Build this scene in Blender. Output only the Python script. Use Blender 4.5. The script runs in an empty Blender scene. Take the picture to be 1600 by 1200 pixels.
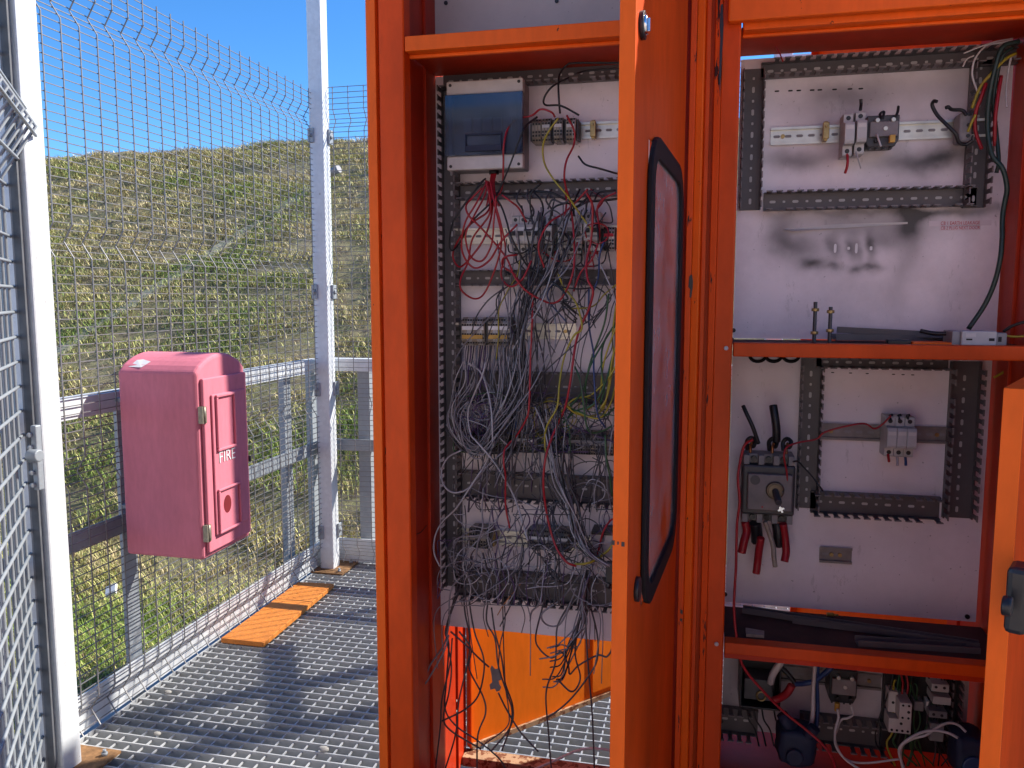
import bpy, bmesh, math, random
from mathutils import Vector, Matrix, noise as mnoise
random.seed(7)
S = bpy.context.scene
R = math.radians
# ---------------------------------------------------------------- camera, sky, sun, exposure
CAMH = 1.4; YAW = R(12.97); PIT = R(6.107); FPX = 1257.24
cd = bpy.data.cameras.new("camera"); cam = bpy.data.objects.new("camera", cd)
S.collection.objects.link(cam); S.camera = cam
cd.sensor_width = 36.0; cd.lens = FPX / 1600 * 36; cd.clip_start = 0.02; cd.clip_end = 2000
cam.location = (0, 0, CAMH); cam.rotation_euler = (R(90) - PIT, 0, YAW)
W = bpy.data.worlds.new("World"); S.world = W; W.use_nodes = True
nt = W.node_tree; bg = nt.nodes['Background']
sky = nt.nodes.new('ShaderNodeTexSky'); sky.sky_type = 'NISHITA'; sky.sun_disc = False
SUN = Vector((0.8, 0.6, 0.886)).normalized()
EL = math.asin(SUN.z); AZ = math.atan2(SUN.x, SUN.y)
sky.sun_elevation = EL; sky.sun_rotation = AZ; sky.air_density = 0.9; sky.dust_density = 0.0; sky.ozone_density = 4.0; sky.altitude = 2500
hs = nt.nodes.new('ShaderNodeHueSaturation'); hs.inputs['Saturation'].default_value = 1.22; hs.inputs['Value'].default_value = 0.86
nt.links.new(sky.outputs[0], hs.inputs['Color']); nt.links.new(hs.outputs[0], bg.inputs[0]); bg.inputs[1].default_value = 0.12
sl = bpy.data.lights.new("sun", 'SUN'); so = bpy.data.objects.new("sun", sl); S.collection.objects.link(so)
sl.energy = 3.5; sl.angle = R(0.53); sl.color = (1.0, 0.95, 0.86)
so.rotation_euler = (-SUN).to_track_quat('-Z', 'Y').to_euler()
S.view_settings.view_transform = 'Standard'; S.view_settings.look = 'None'
S.view_settings.exposure = 1.38; S.view_settings.gamma = 1.0
try:
    S.cycles.max_bounces = 8; S.cycles.transparent_max_bounces = 12
except Exception: pass

# ---------------------------------------------------------------- helpers
_f = Vector((-math.sin(YAW) * math.cos(PIT), math.cos(YAW) * math.cos(PIT), -math.sin(PIT)))
_r = Vector((math.cos(YAW), math.sin(YAW), 0)); _u = _r.cross(_f); CAM = Vector((0, 0, CAMH))
def hit(px, py, ax, v):
    """point of the axis-aligned plane ax = v that a photo pixel looks at (survey of the photograph)"""
    d = _f * FPX + _r * (px - 800) - _u * (py - 600)
    i = 'XYZ'.index(ax); t = (v - CAM[i]) / d[i]
    return CAM + d * t
def hitp(px, py, P0, n):
    d = _f * FPX + _r * (px - 800) - _u * (py - 600)
    return CAM + d * ((P0 - CAM).dot(n) / d.dot(n))
COL = S.collection
class MB:
    def __init__(s): s.v = []; s.f = []; s.m = []; s.sm = []
    def add(s, vs, fs, mi=0, smooth=False):
        o = len(s.v); s.v += [tuple(x) for x in vs]
        for q in fs: s.f.append([o + i for i in q]); s.m.append(mi); s.sm.append(smooth)
        return s
    def box(s, x0, x1, y0, y1, z0, z1, mi=0):
        if x0 > x1: x0, x1 = x1, x0
        if y0 > y1: y0, y1 = y1, y0
        if z0 > z1: z0, z1 = z1, z0
        return s.add([(x0,y0,z0),(x1,y0,z0),(x1,y1,z0),(x0,y1,z0),(x0,y0,z1),(x1,y0,z1),(x1,y1,z1),(x0,y1,z1)],
              [(0,3,2,1),(4,5,6,7),(0,1,5,4),(1,2,6,5),(2,3,7,6),(3,0,4,7)], mi)
    def obox(s, c, a, b, d, mi=0):
        c = Vector(c); a = Vector(a); b = Vector(b); d = Vector(d)
        if a.cross(b).dot(d) < 0: a = -a
        P = [c-a-b-d, c+a-b-d, c+a+b-d, c-a+b-d, c-a-b+d, c+a-b+d, c+a+b+d, c-a+b+d]
        return s.add(P, [(0,3,2,1),(4,5,6,7),(0,1,5,4),(1,2,6,5),(2,3,7,6),(3,0,4,7)], mi)
    def bar(s, p, q, w, h, up=(0,0,1), mi=0):
        p = Vector(p); q = Vector(q); d = (q - p); L = d.length; d.normalize(); up = Vector(up)
        sd = d.cross(up).normalized(); up = sd.cross(d)
        return s.obox((p + q) / 2, d * (L / 2), sd * (w / 2), up * (h / 2), mi)
    def ext(s, poly, a, b, axis='Z', mi=0):
        """extrude 2-D polygon along axis"""
        n = len(poly)
        def mk(p, t):
            return {'Z': (p[0], p[1], t), 'X': (t, p[0], p[1]), 'Y': (p[0], t, p[1])}[axis]
        vs = [mk(p, a) for p in poly] + [mk(p, b) for p in poly]
        fs = [tuple(range(n))[::-1], tuple(range(n, 2 * n))] + [(i, (i+1) % n, n + (i+1) % n, n + i) for i in range(n)]
        return s.add(vs, fs, mi)
    def tube(s, pts, r, n=6, mi=0, cap=True):
        pts = [Vector(p) for p in pts]; o = len(s.v); m = len(pts)
        t0 = (pts[1] - pts[0]).normalized(); nrm = t0.orthogonal().normalized()
        rr = r if isinstance(r, (list, tuple)) else [r] * m
        for i, p in enumerate(pts):
            t = (pts[min(i+1, m-1)] - pts[max(i-1, 0)])
            if t.length < 1e-9: t = t0.copy()
            t.normalize(); nrm = (nrm - t * nrm.dot(t))
            if nrm.length < 1e-6: nrm = t.orthogonal()
            nrm.normalize(); b = t.cross(nrm); t0 = t
            for k in range(n):
                a = 2 * math.pi * k / n
                s.v.append(tuple(p + (nrm * math.cos(a) + b * math.sin(a)) * rr[i]))
        for i in range(m - 1):
            for k in range(n):
                s.f.append([o + i*n + k, o + i*n + (k+1) % n, o + (i+1)*n + (k+1) % n, o + (i+1)*n + k]); s.m.append(mi); s.sm.append(n > 4)
        if cap:
            s.f.append([o + k for k in range(n)][::-1]); s.m.append(mi); s.sm.append(False)
            s.f.append([o + (m-1)*n + k for k in range(n)]); s.m.append(mi); s.sm.append(False)
        return s
    def cyl(s, p, q, r, n=14, mi=0, r2=None):
        return s.tube([p, q], [r, r2 if r2 is not None else r], n, mi)
    def build(s, name, mats, parent=None, bevel=0, seg=2, weight=False):
        me = bpy.data.meshes.new(name); o = bpy.data.objects.new(name, me)
        off = Vector((0, 0, 0))
        if parent is None and s.v:
            xs = [v[0] for v in s.v]; ys = [v[1] for v in s.v]; zs = [v[2] for v in s.v]
            off = Vector(((min(xs)+max(xs))/2, (min(ys)+max(ys))/2, min(zs)))
        me.from_pydata([tuple(Vector(v) - off) for v in s.v], [], s.f)
        if not isinstance(mats, (list, tuple)): mats = [mats]
        for m in mats: me.materials.append(m)
        me.polygons.foreach_set('material_index', s.m); me.polygons.foreach_set('use_smooth', s.sm)
        me.update(); COL.objects.link(o); o.location = off
        if parent is not None:
            o.parent = parent
            if not parent.get('_local'):
                w = Vector(parent.location); pp = parent.parent
                while pp is not None: w = Vector((0,0,0)); pp = None
                o.matrix_parent_inverse = Matrix.Translation(-world_off(parent))
        if bevel:
            b = o.modifiers.new('bevel', 'BEVEL'); b.width = bevel; b.segments = seg; b.limit_method = 'ANGLE'; b.angle_limit = R(40)
        return o
def world_off(p):
    # parts are modelled in world coordinates; a thing's Empty sits at its base
    return Vector(p.location) if p.parent is None else Vector((0, 0, 0))
def thing(name, label, cat, loc=(0,0,0), group=None, local=False, rz=0):
    o = bpy.data.objects.new(name, None); COL.objects.link(o); o.location = loc; o.rotation_euler = (0,0,rz)
    o.empty_display_size = 0.05
    tag(o, label, cat, group)
    if local: o['_local'] = 1
    return o
def tag(o, label, cat, group=None, kind=None):
    if label: o['label'] = label
    if cat: o['category'] = cat
    if group: o['group'] = group
    if kind: o['kind'] = kind
    return o
def struct(name, mb, mats):
    o = mb.build(name, mats); o['kind'] = 'structure'; return o
def copy_tree(o, parent=None):
    c = o.copy(); COL.objects.link(c)
    if parent is not None:
        c.parent = parent; c.matrix_parent_inverse = o.matrix_parent_inverse.copy()
    for ch in list(o.children): copy_tree(ch, c)
    return c
def spline(P, n=7):
    P = [Vector(p) for p in P]
    if len(P) < 3: return P
    Q = [P[0] * 2 - P[1]] + P + [P[-1] * 2 - P[-2]]; out = []
    for i in range(1, len(Q) - 2):
        a, b, c, d = Q[i-1], Q[i], Q[i+1], Q[i+2]
        for k in range(n):
            t = k / n
            out.append(0.5 * ((2*b) + (c-a)*t + (2*a-5*b+4*c-d)*t*t + (3*b-a-3*c+d)*t**3))
    out.append(P[-1]); return out

# ---------------------------------------------------------------- materials
def newmat(name):
    m = bpy.data.materials.new(name); m.use_nodes = True
    return m, m.node_tree, m.node_tree.nodes['Principled BSDF']
def N(t, ty, **kw):
    n = t.nodes.new(ty)
    for k, v in kw.items(): setattr(n, k, v)
    return n
def noise_fac(t, scale, detail=4, rough=0.6, stretch=(1,1,1), lo=0.4, hi=0.6):
    tc = N(t, 'ShaderNodeTexCoord'); mp = N(t, 'ShaderNodeMapping'); mp.inputs['Scale'].default_value = stretch
    t.links.new(tc.outputs['Object'], mp.inputs[0])
    nz = N(t, 'ShaderNodeTexNoise'); nz.inputs['Scale'].default_value = scale; nz.inputs['Detail'].default_value = detail; nz.inputs['Roughness'].default_value = rough
    t.links.new(mp.outputs[0], nz.inputs['Vector'])
    mr = N(t, 'ShaderNodeMapRange'); mr.inputs[1].default_value = lo; mr.inputs[2].default_value = hi
    t.links.new(nz.outputs[0], mr.inputs[0]); return mr.outputs[0], nz.outputs[0]
def mix(t, fac, a, b):
    m = N(t, 'ShaderNodeMix', data_type='RGBA')
    if isinstance(fac, (int, float)): m.inputs[0].default_value = fac
    else: t.links.new(fac, m.inputs[0])
    for i, c in ((6, a), (7, b)):
        if isinstance(c, tuple): m.inputs[i].default_value = (*c[:3], 1)
        else: t.links.new(c, m.inputs[i])
    return m.outputs[2]
def mth(t, op, a, b=None):
    m = N(t, 'ShaderNodeMath', operation=op)
    for i, c in enumerate((a, b)):
        if c is None: continue
        if isinstance(c, (int, float)): m.inputs[i].default_value = c
        else: t.links.new(c, m.inputs[i])
    return m.outputs[0]
def bump(t, b, h, strength, dist=0.002):
    n = N(t, 'ShaderNodeBump'); n.inputs['Strength'].default_value = strength; n.inputs['Distance'].default_value = dist
    t.links.new(h, n.inputs['Height']); t.links.new(n.outputs[0], b.inputs['Normal'])
def simple(name, c, rough=0.5, metal=0.0, var=0.25, scale=20, bmp=0.0, spec=None):
    m, t, b = newmat(name)
    f, raw = noise_fac(t, scale, 4, 0.6, lo=0.3, hi=0.7)
    dk = tuple(x * (1 - var) for x in c)
    t.links.new(mix(t, f, dk, c), b.inputs['Base Color'])
    b.inputs['Roughness'].default_value = rough; b.inputs['Metallic'].default_value = metal
    if spec is not None: b.inputs['Specular IOR Level'].default_value = spec
    if bmp: bump(t, b, raw, bmp)
    return m
def paint(name, c, chips=0.70, grime=0.35, rough=0.38, stretch=(1,1,1), cscale=35, chipc=(0.035,0.012,0.012)):
    m, t, b = newmat(name)
    g, graw = noise_fac(t, 3.0, 6, 0.65, (1,1,.5), 0.35, 0.7)
    g2, _ = noise_fac(t, 60, 3, 0.6, (1,1,.25), 0.35, 0.75)
    base = mix(t, g, c, tuple(x * (1 - grime) for x in c))
    base = mix(t, mth(t, 'MULTIPLY', g2, 0.22), base, tuple(x * .45 for x in c))
    ch, _ = noise_fac(t, cscale, 5, 0.7, stretch, chips, chips + 0.02)
    base = mix(t, ch, base, chipc)
    t.links.new(base, b.inputs['Base Color'])
    rr = N(t, 'ShaderNodeMapRange'); rr.inputs[3].default_value = rough - .06; rr.inputs[4].default_value = rough + .2
    t.links.new(graw, rr.inputs[0]); t.links.new(rr.outputs[0], b.inputs['Roughness']); b.inputs['Specular IOR Level'].default_value = .24
    _, fine = noise_fac(t, 220, 2, 0.5); bump(t, b, fine, 0.06, 0.001)
    return m
M = {}
OR = (0.88, 0.093, 0.005)
M['orange'] = paint('orange_paint', OR, 0.725, .48)
M['orange_chip'] = paint('orange_paint_chipped', OR, 0.60, 0.3, 0.4, (1,1,.16), 60)
M['orange_edge'] = paint('orange_paint_scuffed_sheen', (0.97, 0.145, 0.008), 0.69, 0.2, 0.42, (1,1,.5), 45)  # base brightened to paint in the sheen on edges; chips are wear
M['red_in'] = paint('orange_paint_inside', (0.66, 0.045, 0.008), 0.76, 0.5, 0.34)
M['orange_rear'] = paint('orange_paint_sun_tinted', (0.90, 0.20, 0.004), 0.78, 0.12, 0.5)  # yellower base paints in the sunlight on the rear doors
M['plastic_red'] = paint('faded_red_plastic', (0.72, 0.215, 0.275), 0.80, 0.2, 0.66, (1,1,1), 30, (0.35,0.05,0.05))
M['hole'] = simple('red_hollow', (0.20, 0.003, 0.008), 0.7)
M['white_letter'] = simple('white_vinyl', (0.8, 0.78, 0.78), 0.6, var=.1)
def galv(name, c=(0.50,0.53,0.56), rough=0.48, metal=0.35):
    m, t, b = newmat(name)
    tc = N(t, 'ShaderNodeTexCoord'); v = N(t, 'ShaderNodeTexVoronoi'); v.inputs['Scale'].default_value = 70
    t.links.new(tc.outputs['Object'], v.inputs['Vector'])
    f, raw = noise_fac(t, 9, 6, 0.7, lo=.35, hi=.7)
    a = mix(t, mth(t, 'MULTIPLY', v.outputs['Color'], 0.4), c, tuple(x * .72 for x in c))
    a = mix(t, mth(t, 'MULTIPLY', f, .35), a, tuple(x * .6 for x in c))
    st, _ = noise_fac(t, 25, 4, .7, lo=.69, hi=.74)
    a = mix(t, mth(t, 'MULTIPLY', st, .6), a, (0.16, 0.10, 0.06))
    t.links.new(a, b.inputs['Base Color']); b.inputs['Metallic'].default_value = metal
    b.inputs['Roughness'].default_value = rough
    bump(t, b, raw, 0.15, 0.001); return m
M['galv'] = galv('galvanised_steel', (0.76,0.78,0.80), .5, .2)
M['galv_d'] = galv('weathered_galvanised_steel', (0.36,0.39,0.42), .55, .3)
M['grate'] = galv('grating_steel', (0.55,0.555,0.56), .5, .25)
M['wiremesh'] = simple('galvanised_wire', (0.27,0.26,0.26), 0.45, 0.4, .3, 90)
M['rust'] = simple('rusty_steel', (0.33,0.17,0.07), 0.85, 0.1, .65, 40, .5)
M['rust_edge'] = paint('rusted_paint_edge', (0.55,0.36,0.22), 0.52, 0.5, 0.7, (1,1,1), 40, (0.16,0.06,0.03))
M['wood'] = simple('orange_board_paint', (0.74,0.24,0.035), 0.6, 0, .22, 25, .3)
M['duct'] = simple('grey_duct_plastic', (0.115,0.102,0.108), 0.45, 0, .3, 12)
M['duct_lt'] = simple('dusty_duct_plastic', (0.22,0.195,0.20), 0.5, 0, .35, 30)
M['black'] = simple('black_plastic', (0.018,0.018,0.022), 0.4, 0, .3, 30)
M['dkgrey'] = simple('dark_grey_plastic', (0.06,0.06,0.068), 0.45, 0, .3, 30)
M['grey'] = simple('grey_plastic', (0.26,0.25,0.26), 0.5, 0, .3, 30)
M['ltgrey'] = simple('light_grey_plastic', (0.50,0.49,0.49), 0.5, 0, .22, 25)
M['ivory'] = simple('ivory_plastic', (0.62,0.59,0.57), 0.5, 0, .2, 25)
M['amber'] = simple('amber_plastic', (0.62,0.36,0.06), 0.5, 0, .3, 60)
M['beige'] = simple('beige_terminal_plastic', (0.36,0.31,0.25), 0.5, 0, .35, 60)
M['dullrail'] = simple('dull_rail', (0.26,0.23,0.23), 0.45, 0.3, .35, 30)
M['darkbrass'] = simple('dark_brass', (0.20,0.16,0.11), 0.45, .6, .4, 60)
M['zinc'] = simple('zinc_rail', (0.62,0.62,0.55), 0.33, 0.75, .2, 30)
M['rubber'] = simple('black_rubber', (0.014,0.012,0.015), 0.7, 0, .2, 30, spec=.2)
M['chrome'] = simple('chrome', (0.8,0.8,0.8), 0.15, 1.0, .1, 30)
M['brass'] = simple('dull_brass', (0.45,0.33,0.14), 0.35, .8, .4, 60)
M['bluep'] = simple('blue_plastic', (0.013,0.022,0.06), 0.65, 0, .3, 30)
M['copper'] = simple('bare_copper', (0.5,0.23,0.1), 0.35, .9, .3, 60)
M['dirt'] = simple('grimy_shelf_paint', (0.10,0.045,0.035), 0.8, 0, .75, 9, .2)
M['ink'] = simple('red_ink', (0.55,0.03,0.05), 0.7, 0, .2, 60)
M['tape'] = simple('label_tape', (0.72,0.62,0.66), 0.5, 0, .1, 30)
M['slot'] = simple('dark_slot', (0.02,0.02,0.022), 0.8)
def glassmat(name, tint, mixf=0.25, rough=0.05, ior=1.5):
    m, t, b = newmat(name); t.nodes.remove(b); out = t.nodes['Material Output']
    tr = N(t, 'ShaderNodeBsdfTransparent'); tr.inputs[0].default_value = (*tint, 1)
    gl = N(t, 'ShaderNodeBsdfGlossy'); gl.inputs['Roughness'].default_value = rough; gl.inputs['Color'].default_value = (1,1,1,1)
    lw = N(t, 'ShaderNodeFresnel'); lw.inputs[0].default_value = ior
    f, _ = noise_fac(t, 8, 4, .6, lo=.3, hi=.8)
    df = N(t, 'ShaderNodeBsdfDiffuse'); df.inputs[0].default_value = (*[min(1, x * .8 + .1) for x in tint], 1)
    m0 = N(t, 'ShaderNodeMixShader'); t.links.new(mth(t, 'MULTIPLY', f, mixf), m0.inputs[0]); t.links.new(tr.outputs[0], m0.inputs[1]); t.links.new(df.outputs[0], m0.inputs[2])
    mx = N(t, 'ShaderNodeMixShader'); t.links.new(lw.outputs[0], mx.inputs[0]); t.links.new(m0.outputs[0], mx.inputs[1]); t.links.new(gl.outputs[0], mx.inputs[2])
    t.links.new(mx.outputs[0], out.inputs[0]); return m
M['bluecover'] = glassmat('blue_clear_plastic', (0.26, 0.37, 0.55), .26)
M['window'] = glassmat('dusty_window_plastic', (0.30, 0.30, 0.31), 1.5, 0.16, 1.38)
def plate_mat(name, blobs, c=(0.84,0.77,0.81), soot=(0.085,0.07,0.085), dirty=.35):
    """white painted mounting plate; blobs are soot stains (x, z, rx, rz, strength) in metres"""
    m, t, b = newmat(name)
    tc = N(t, 'ShaderNodeTexCoord'); sx = N(t, 'ShaderNodeSeparateXYZ')
    nz = N(t, 'ShaderNodeTexNoise'); nz.inputs['Scale'].default_value = 14; nz.inputs['Detail'].default_value = 4
    t.links.new(tc.outputs['Object'], nz.inputs['Vector'])
    off = N(t, 'ShaderNodeVectorMath', operation='MULTIPLY_ADD'); off.inputs[1].default_value = (.05,.05,.05); t.links.new(nz.outputs['Color'], off.inputs[0])
    add = N(t, 'ShaderNodeVectorMath', operation='ADD'); off.inputs[2].default_value = (-.025,-.025,-.025)
    t.links.new(tc.outputs['Object'], add.inputs[0]); t.links.new(off.outputs[0], add.inputs[1]); t.links.new(add.outputs[0], sx.inputs[0])
    tot = None
    for (x, z, rx, rz, s) in blobs:
        a = mth(t, 'DIVIDE', mth(t, 'SUBTRACT', sx.outputs[0], x), rx); c2 = mth(t, 'DIVIDE', mth(t, 'SUBTRACT', sx.outputs[2], z), rz)
        d = mth(t, 'ADD', mth(t, 'MULTIPLY', a, a), mth(t, 'MULTIPLY', c2, c2))
        e = mth(t, 'MULTIPLY', mth(t, 'EXPONENT', mth(t, 'MULTIPLY', d, -1.0)), s)
        tot = e if tot is None else mth(t, 'ADD', tot, e)
    g, raw = noise_fac(t, 5, 6, .7, lo=.42, hi=.75)
    sp, _ = noise_fac(t, 130, 2, .5, lo=.74, hi=.77)
    sc, _ = noise_fac(t, 40, 5, .8, (1,1,.3), .62, .66)
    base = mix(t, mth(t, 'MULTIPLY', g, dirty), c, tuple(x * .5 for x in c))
    base = mix(t, mth(t, 'MULTIPLY', sc, .25), base, (0.3,0.27,0.27))
    base = mix(t, mth(t, 'MULTIPLY', sp, .5), base, (0.1,0.08,0.08))
    if tot is not None:
        cl = N(t, 'ShaderNodeClamp'); t.links.new(tot, cl.inputs[0]); base = mix(t, cl.outputs[0], base, soot)
    t.links.new(base, b.inputs['Base Color']); b.inputs['Roughness'].default_value = .42
    bump(t, b, raw, .12, .004); return m
def wirem(name, c, rough=.42): return simple(name, c, rough, 0, .2, 40)
WM = dict(red=wirem('red_wire', (0.38,0.012,0.022)), black=wirem('black_wire', (0.014,0.016,0.02)), grey=wirem('grey_wire', (0.24,0.23,0.26)),
          dgrey=wirem('dark_grey_wire', (0.065,0.062,0.075)), yellow=wirem('yellow_wire', (0.40,0.33,0.03)), green=wirem('green_wire', (0.03,0.10,0.035)),
          blue=wirem('blue_wire', (0.02,0.05,0.17)), white=wirem('white_wire', (0.60,0.57,0.57)), purple=wirem('purple_wire', (0.085,0.045,0.13)),
          lgrey=wirem('light_grey_wire', (0.42,0.41,0.44)), dgreen=wirem('dark_green_cable', (0.012,0.04,0.035)))

# ================================================================ TERRAIN
AN = R(3.4); nx_, ny_ = math.sin(AN), math.cos(AN)
def gz(x, y):
    s = x * nx_ + y * ny_
    z = -0.45
    if s > 4.7:
        z += min(s - 4.7, 9.4) * 0.516
        if s > 13.2: z -= max(0, min(s - 13.2, 1.8)) ** 2 * 0.06
        if s > 14.1: z += (min(s, 60) - 14.1) * 0.03
    z += 0.08 * mnoise.noise(Vector((x * .7, y * .7, 0))) + 0.075 * mnoise.noise(Vector((x * 2.3, y * 2.3, 3)))
    return z
def terrain():
    xs = []; ys = []
    def rng(a, b, st):
        o = []; v = a
        while v < b - 1e-6: o.append(v); v += st
        return o
    xs = [-900, -500, -250, -120, -70] + rng(-45, -16, 1.5) + rng(-16, 4, 0.22) + rng(4, 30, 2) + [40, 80, 200, 500, 900]
    ys = [-900, -400, -100, -30, -10, -3] + rng(0, 15.5, 0.2) + rng(15.5, 30, 1.5) + [40, 60, 120, 300, 900]
    mb = MB(); vs = [(x, y, gz(x, y)) for y in ys for x in xs]; n = len(xs)
    fs = [(j*n+i, j*n+i+1, (j+1)*n+i+1, (j+1)*n+i) for j in range(len(ys)-1) for i in range(n-1)]
    mb.add(vs, fs, 0, True)
    m, t, b = newmat('dry_grass_ground')
    a, raw = noise_fac(t, 1.3, 8, .72, lo=.38, hi=.62); c, raw2 = noise_fac(t, 7, 8, .8, lo=.4, hi=.62)
    col = mix(t, a, (0.34,0.28,0.15), (0.19,0.20,0.07)); col = mix(t, c, col, (0.11,0.08,0.05))
    # pale gravel added on the unseen near side, to bounce warm light
    tc = N(t, 'ShaderNodeTexCoord'); sp = N(t, 'ShaderNodeSeparateXYZ'); t.links.new(tc.outputs['Object'], sp.inputs[0])
    yr = N(t, 'ShaderNodeMapRange'); yr.inputs[1].default_value = 1.3; yr.inputs[2].default_value = .9; t.links.new(sp.outputs[1], yr.inputs[0])
    gv, _ = noise_fac(t, 9, 5, .7, lo=.3, hi=.7); col = mix(t, yr.outputs[0], col, mix(t, gv, (0.50,0.43,0.37), (0.62,0.54,0.47)))
    t.links.new(col, b.inputs['Base Color']); b.inputs['Roughness'].default_value = .95
    bump(t, b, raw2, .9, .06)
    o = struct('ground', mb, m); me = o.data
    me.transform(Matrix.Translation(o.location)); o.location = (0, 0, 0); return o
terrain()
def drain():
    # pale concrete drain channel running diagonally up the embankment
    pts = []
    for k in range(25):
        f = k / 24; px = 60 + (500 - 60) * f; py = 572 + (288 - 572) * f
        d = _f * FPX + _r * (px - 800) - _u * (py - 600); d.normalize(); tt = 3.0
        while tt < 40:
            p = CAM + d * tt
            if p.z < gz(p.x, p.y): break
            tt += .04
        pts.append(Vector((p.x, p.y, gz(p.x, p.y) + .008)))
    mb = MB()
    for a, b in zip(pts[:-1], pts[1:]): mb.bar(a, b + (b - a) * .01, .17, .05)
    return struct('drainage_channel', mb, simple('pale_concrete', (0.27,0.27,0.19), .9, 0, .4, 12, .4))
drain()
def grass():
    rnd = random.Random(3); vs = []; fs = []; cols = []
    def blade(x, y, z, h, w, lean, az, c):
        dx, dy = math.cos(az) * lean, math.sin(az) * lean; px_, py_ = -math.sin(az + rnd.uniform(-.8,.8)) * w, math.cos(az) * w
        o = len(vs)
        vs.extend([(x - px_, y - py_, z - .02), (x + px_, y + py_, z - .02), (x + dx * .4 + px_ * .7, y + dy * .4 + py_ * .7, z + h * .6), (x + dx * .4 - px_ * .7, y + dy * .4 - py_ * .7, z + h * .6), (x + dx, y + dy, z + h)])
        fs.append((o, o+1, o+2, o+3)); fs.append((o+3, o+2, o+4)); cols.extend([c] * 2)
    for i in range(125000):
        # the wedge of hillside seen past the fence
        az = R(rnd.uniform(-52, -15)); d = 3.2 + 19.5 * rnd.random() ** .8
        x = math.sin(az) * d; y = math.cos(az) * d
        if x > -2.0 and y < 4.1: continue
        if x * nx_ + y * ny_ > 15.0: continue
        n1 = mnoise.noise(Vector((x * .9, y * .9, 5))); n2 = mnoise.noise(Vector((x * 3.2, y * 3.2, 9))); n3 = mnoise.noise(Vector((x * .45, y * .45, 20)))
        if n2 + .5 * n1 < -.09: continue
        z = gz(x, y); s = .62 + .03 * d
        g = .46 + 1.1 * n1 + .5 * n2 + .6 * n3 - .04 * (d - 7)
        for k in range(6):
            q = g + rnd.uniform(-.45, .45)
            if q > .72: v = rnd.uniform(.6, 1.4); c = (0.20 * v, 0.29 * v, 0.045 * v)
            elif q > .25: v = rnd.uniform(.5, 1.3); c = (0.55 * v, 0.52 * v, 0.17 * v)
            else: v = rnd.uniform(.35, 1.2); c = (0.72 * v, 0.58 * v, 0.30 * v)
            if rnd.random() < .14: c = (0.17, 0.115, 0.07)
            sp = .10 * s
            blade(x + rnd.gauss(0, sp), y + rnd.gauss(0, sp), z, rnd.uniform(.012, .055) * s * (1.7 if d < 7 else .9), rnd.uniform(.0024, .0052) * s, rnd.uniform(.03, .11) * s, rnd.uniform(0, 6.283), c)
    me = bpy.data.meshes.new('grass'); me.from_pydata(vs, [], fs)
    at = me.color_attributes.new('tint', 'FLOAT_COLOR', 'CORNER'); buf = []
    for p, c in zip(me.polygons, cols): buf += [c[0], c[1], c[2], 1.0] * p.loop_total
    at.data.foreach_set('color', buf)
    m, t, b = newmat('grass_blades'); a = N(t, 'ShaderNodeVertexColor'); a.layer_name = 'tint'
    t.links.new(a.outputs[0], b.inputs['Base Color']); b.inputs['Roughness'].default_value = .7
    me.materials.append(m); o = bpy.data.objects.new('grass', me); COL.objects.link(o)
    tag(o, 'dry tufted grass with green patches covering the embankment behind the mesh fence', 'grass', kind='stuff')
grass()
# white pipe end standing on the slope beyond the far fence
pm_ = MB(); c0 = hit(523, 268, 'Y', 6.6); gp = gz(c0.x, 6.6)
t_ = thing('marker_pipe', 'short white pipe end on a green stake, on the slope beyond the far mesh', 'pipe', (c0.x, 6.6, gp))
MB().cyl(c0 + Vector((-.06, 0, -.02)), c0 + Vector((.05, -.02, .02)), .036, 14).build('pipe', M['grey'], t_)
MB().cyl((c0.x - .06, 6.62, gp - .05), (c0.x - .06, 6.62, c0.z), .012, 8).build('stake', simple('green_stake', (0.03,0.12,0.07), .6), t_)
# pale lump of plastic caught in the grass left of the railing stanchion
lp = hit(178, 923, 'Z', -.33); mb = MB()
for k in range(4):
    q = lp + Vector((random.uniform(-.02,.02), random.uniform(-.02,.02), random.uniform(0,.02)))
    mb.obox(q, Vector((.026,.01,.012)), Vector((-.01,.016,.016)), Vector((.002,-.008,.008)))
tag(mb.build('plastic_scrap', M['white_letter']), 'crumpled white plastic scrap lying in the green grass below the handrail', 'litter')

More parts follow.
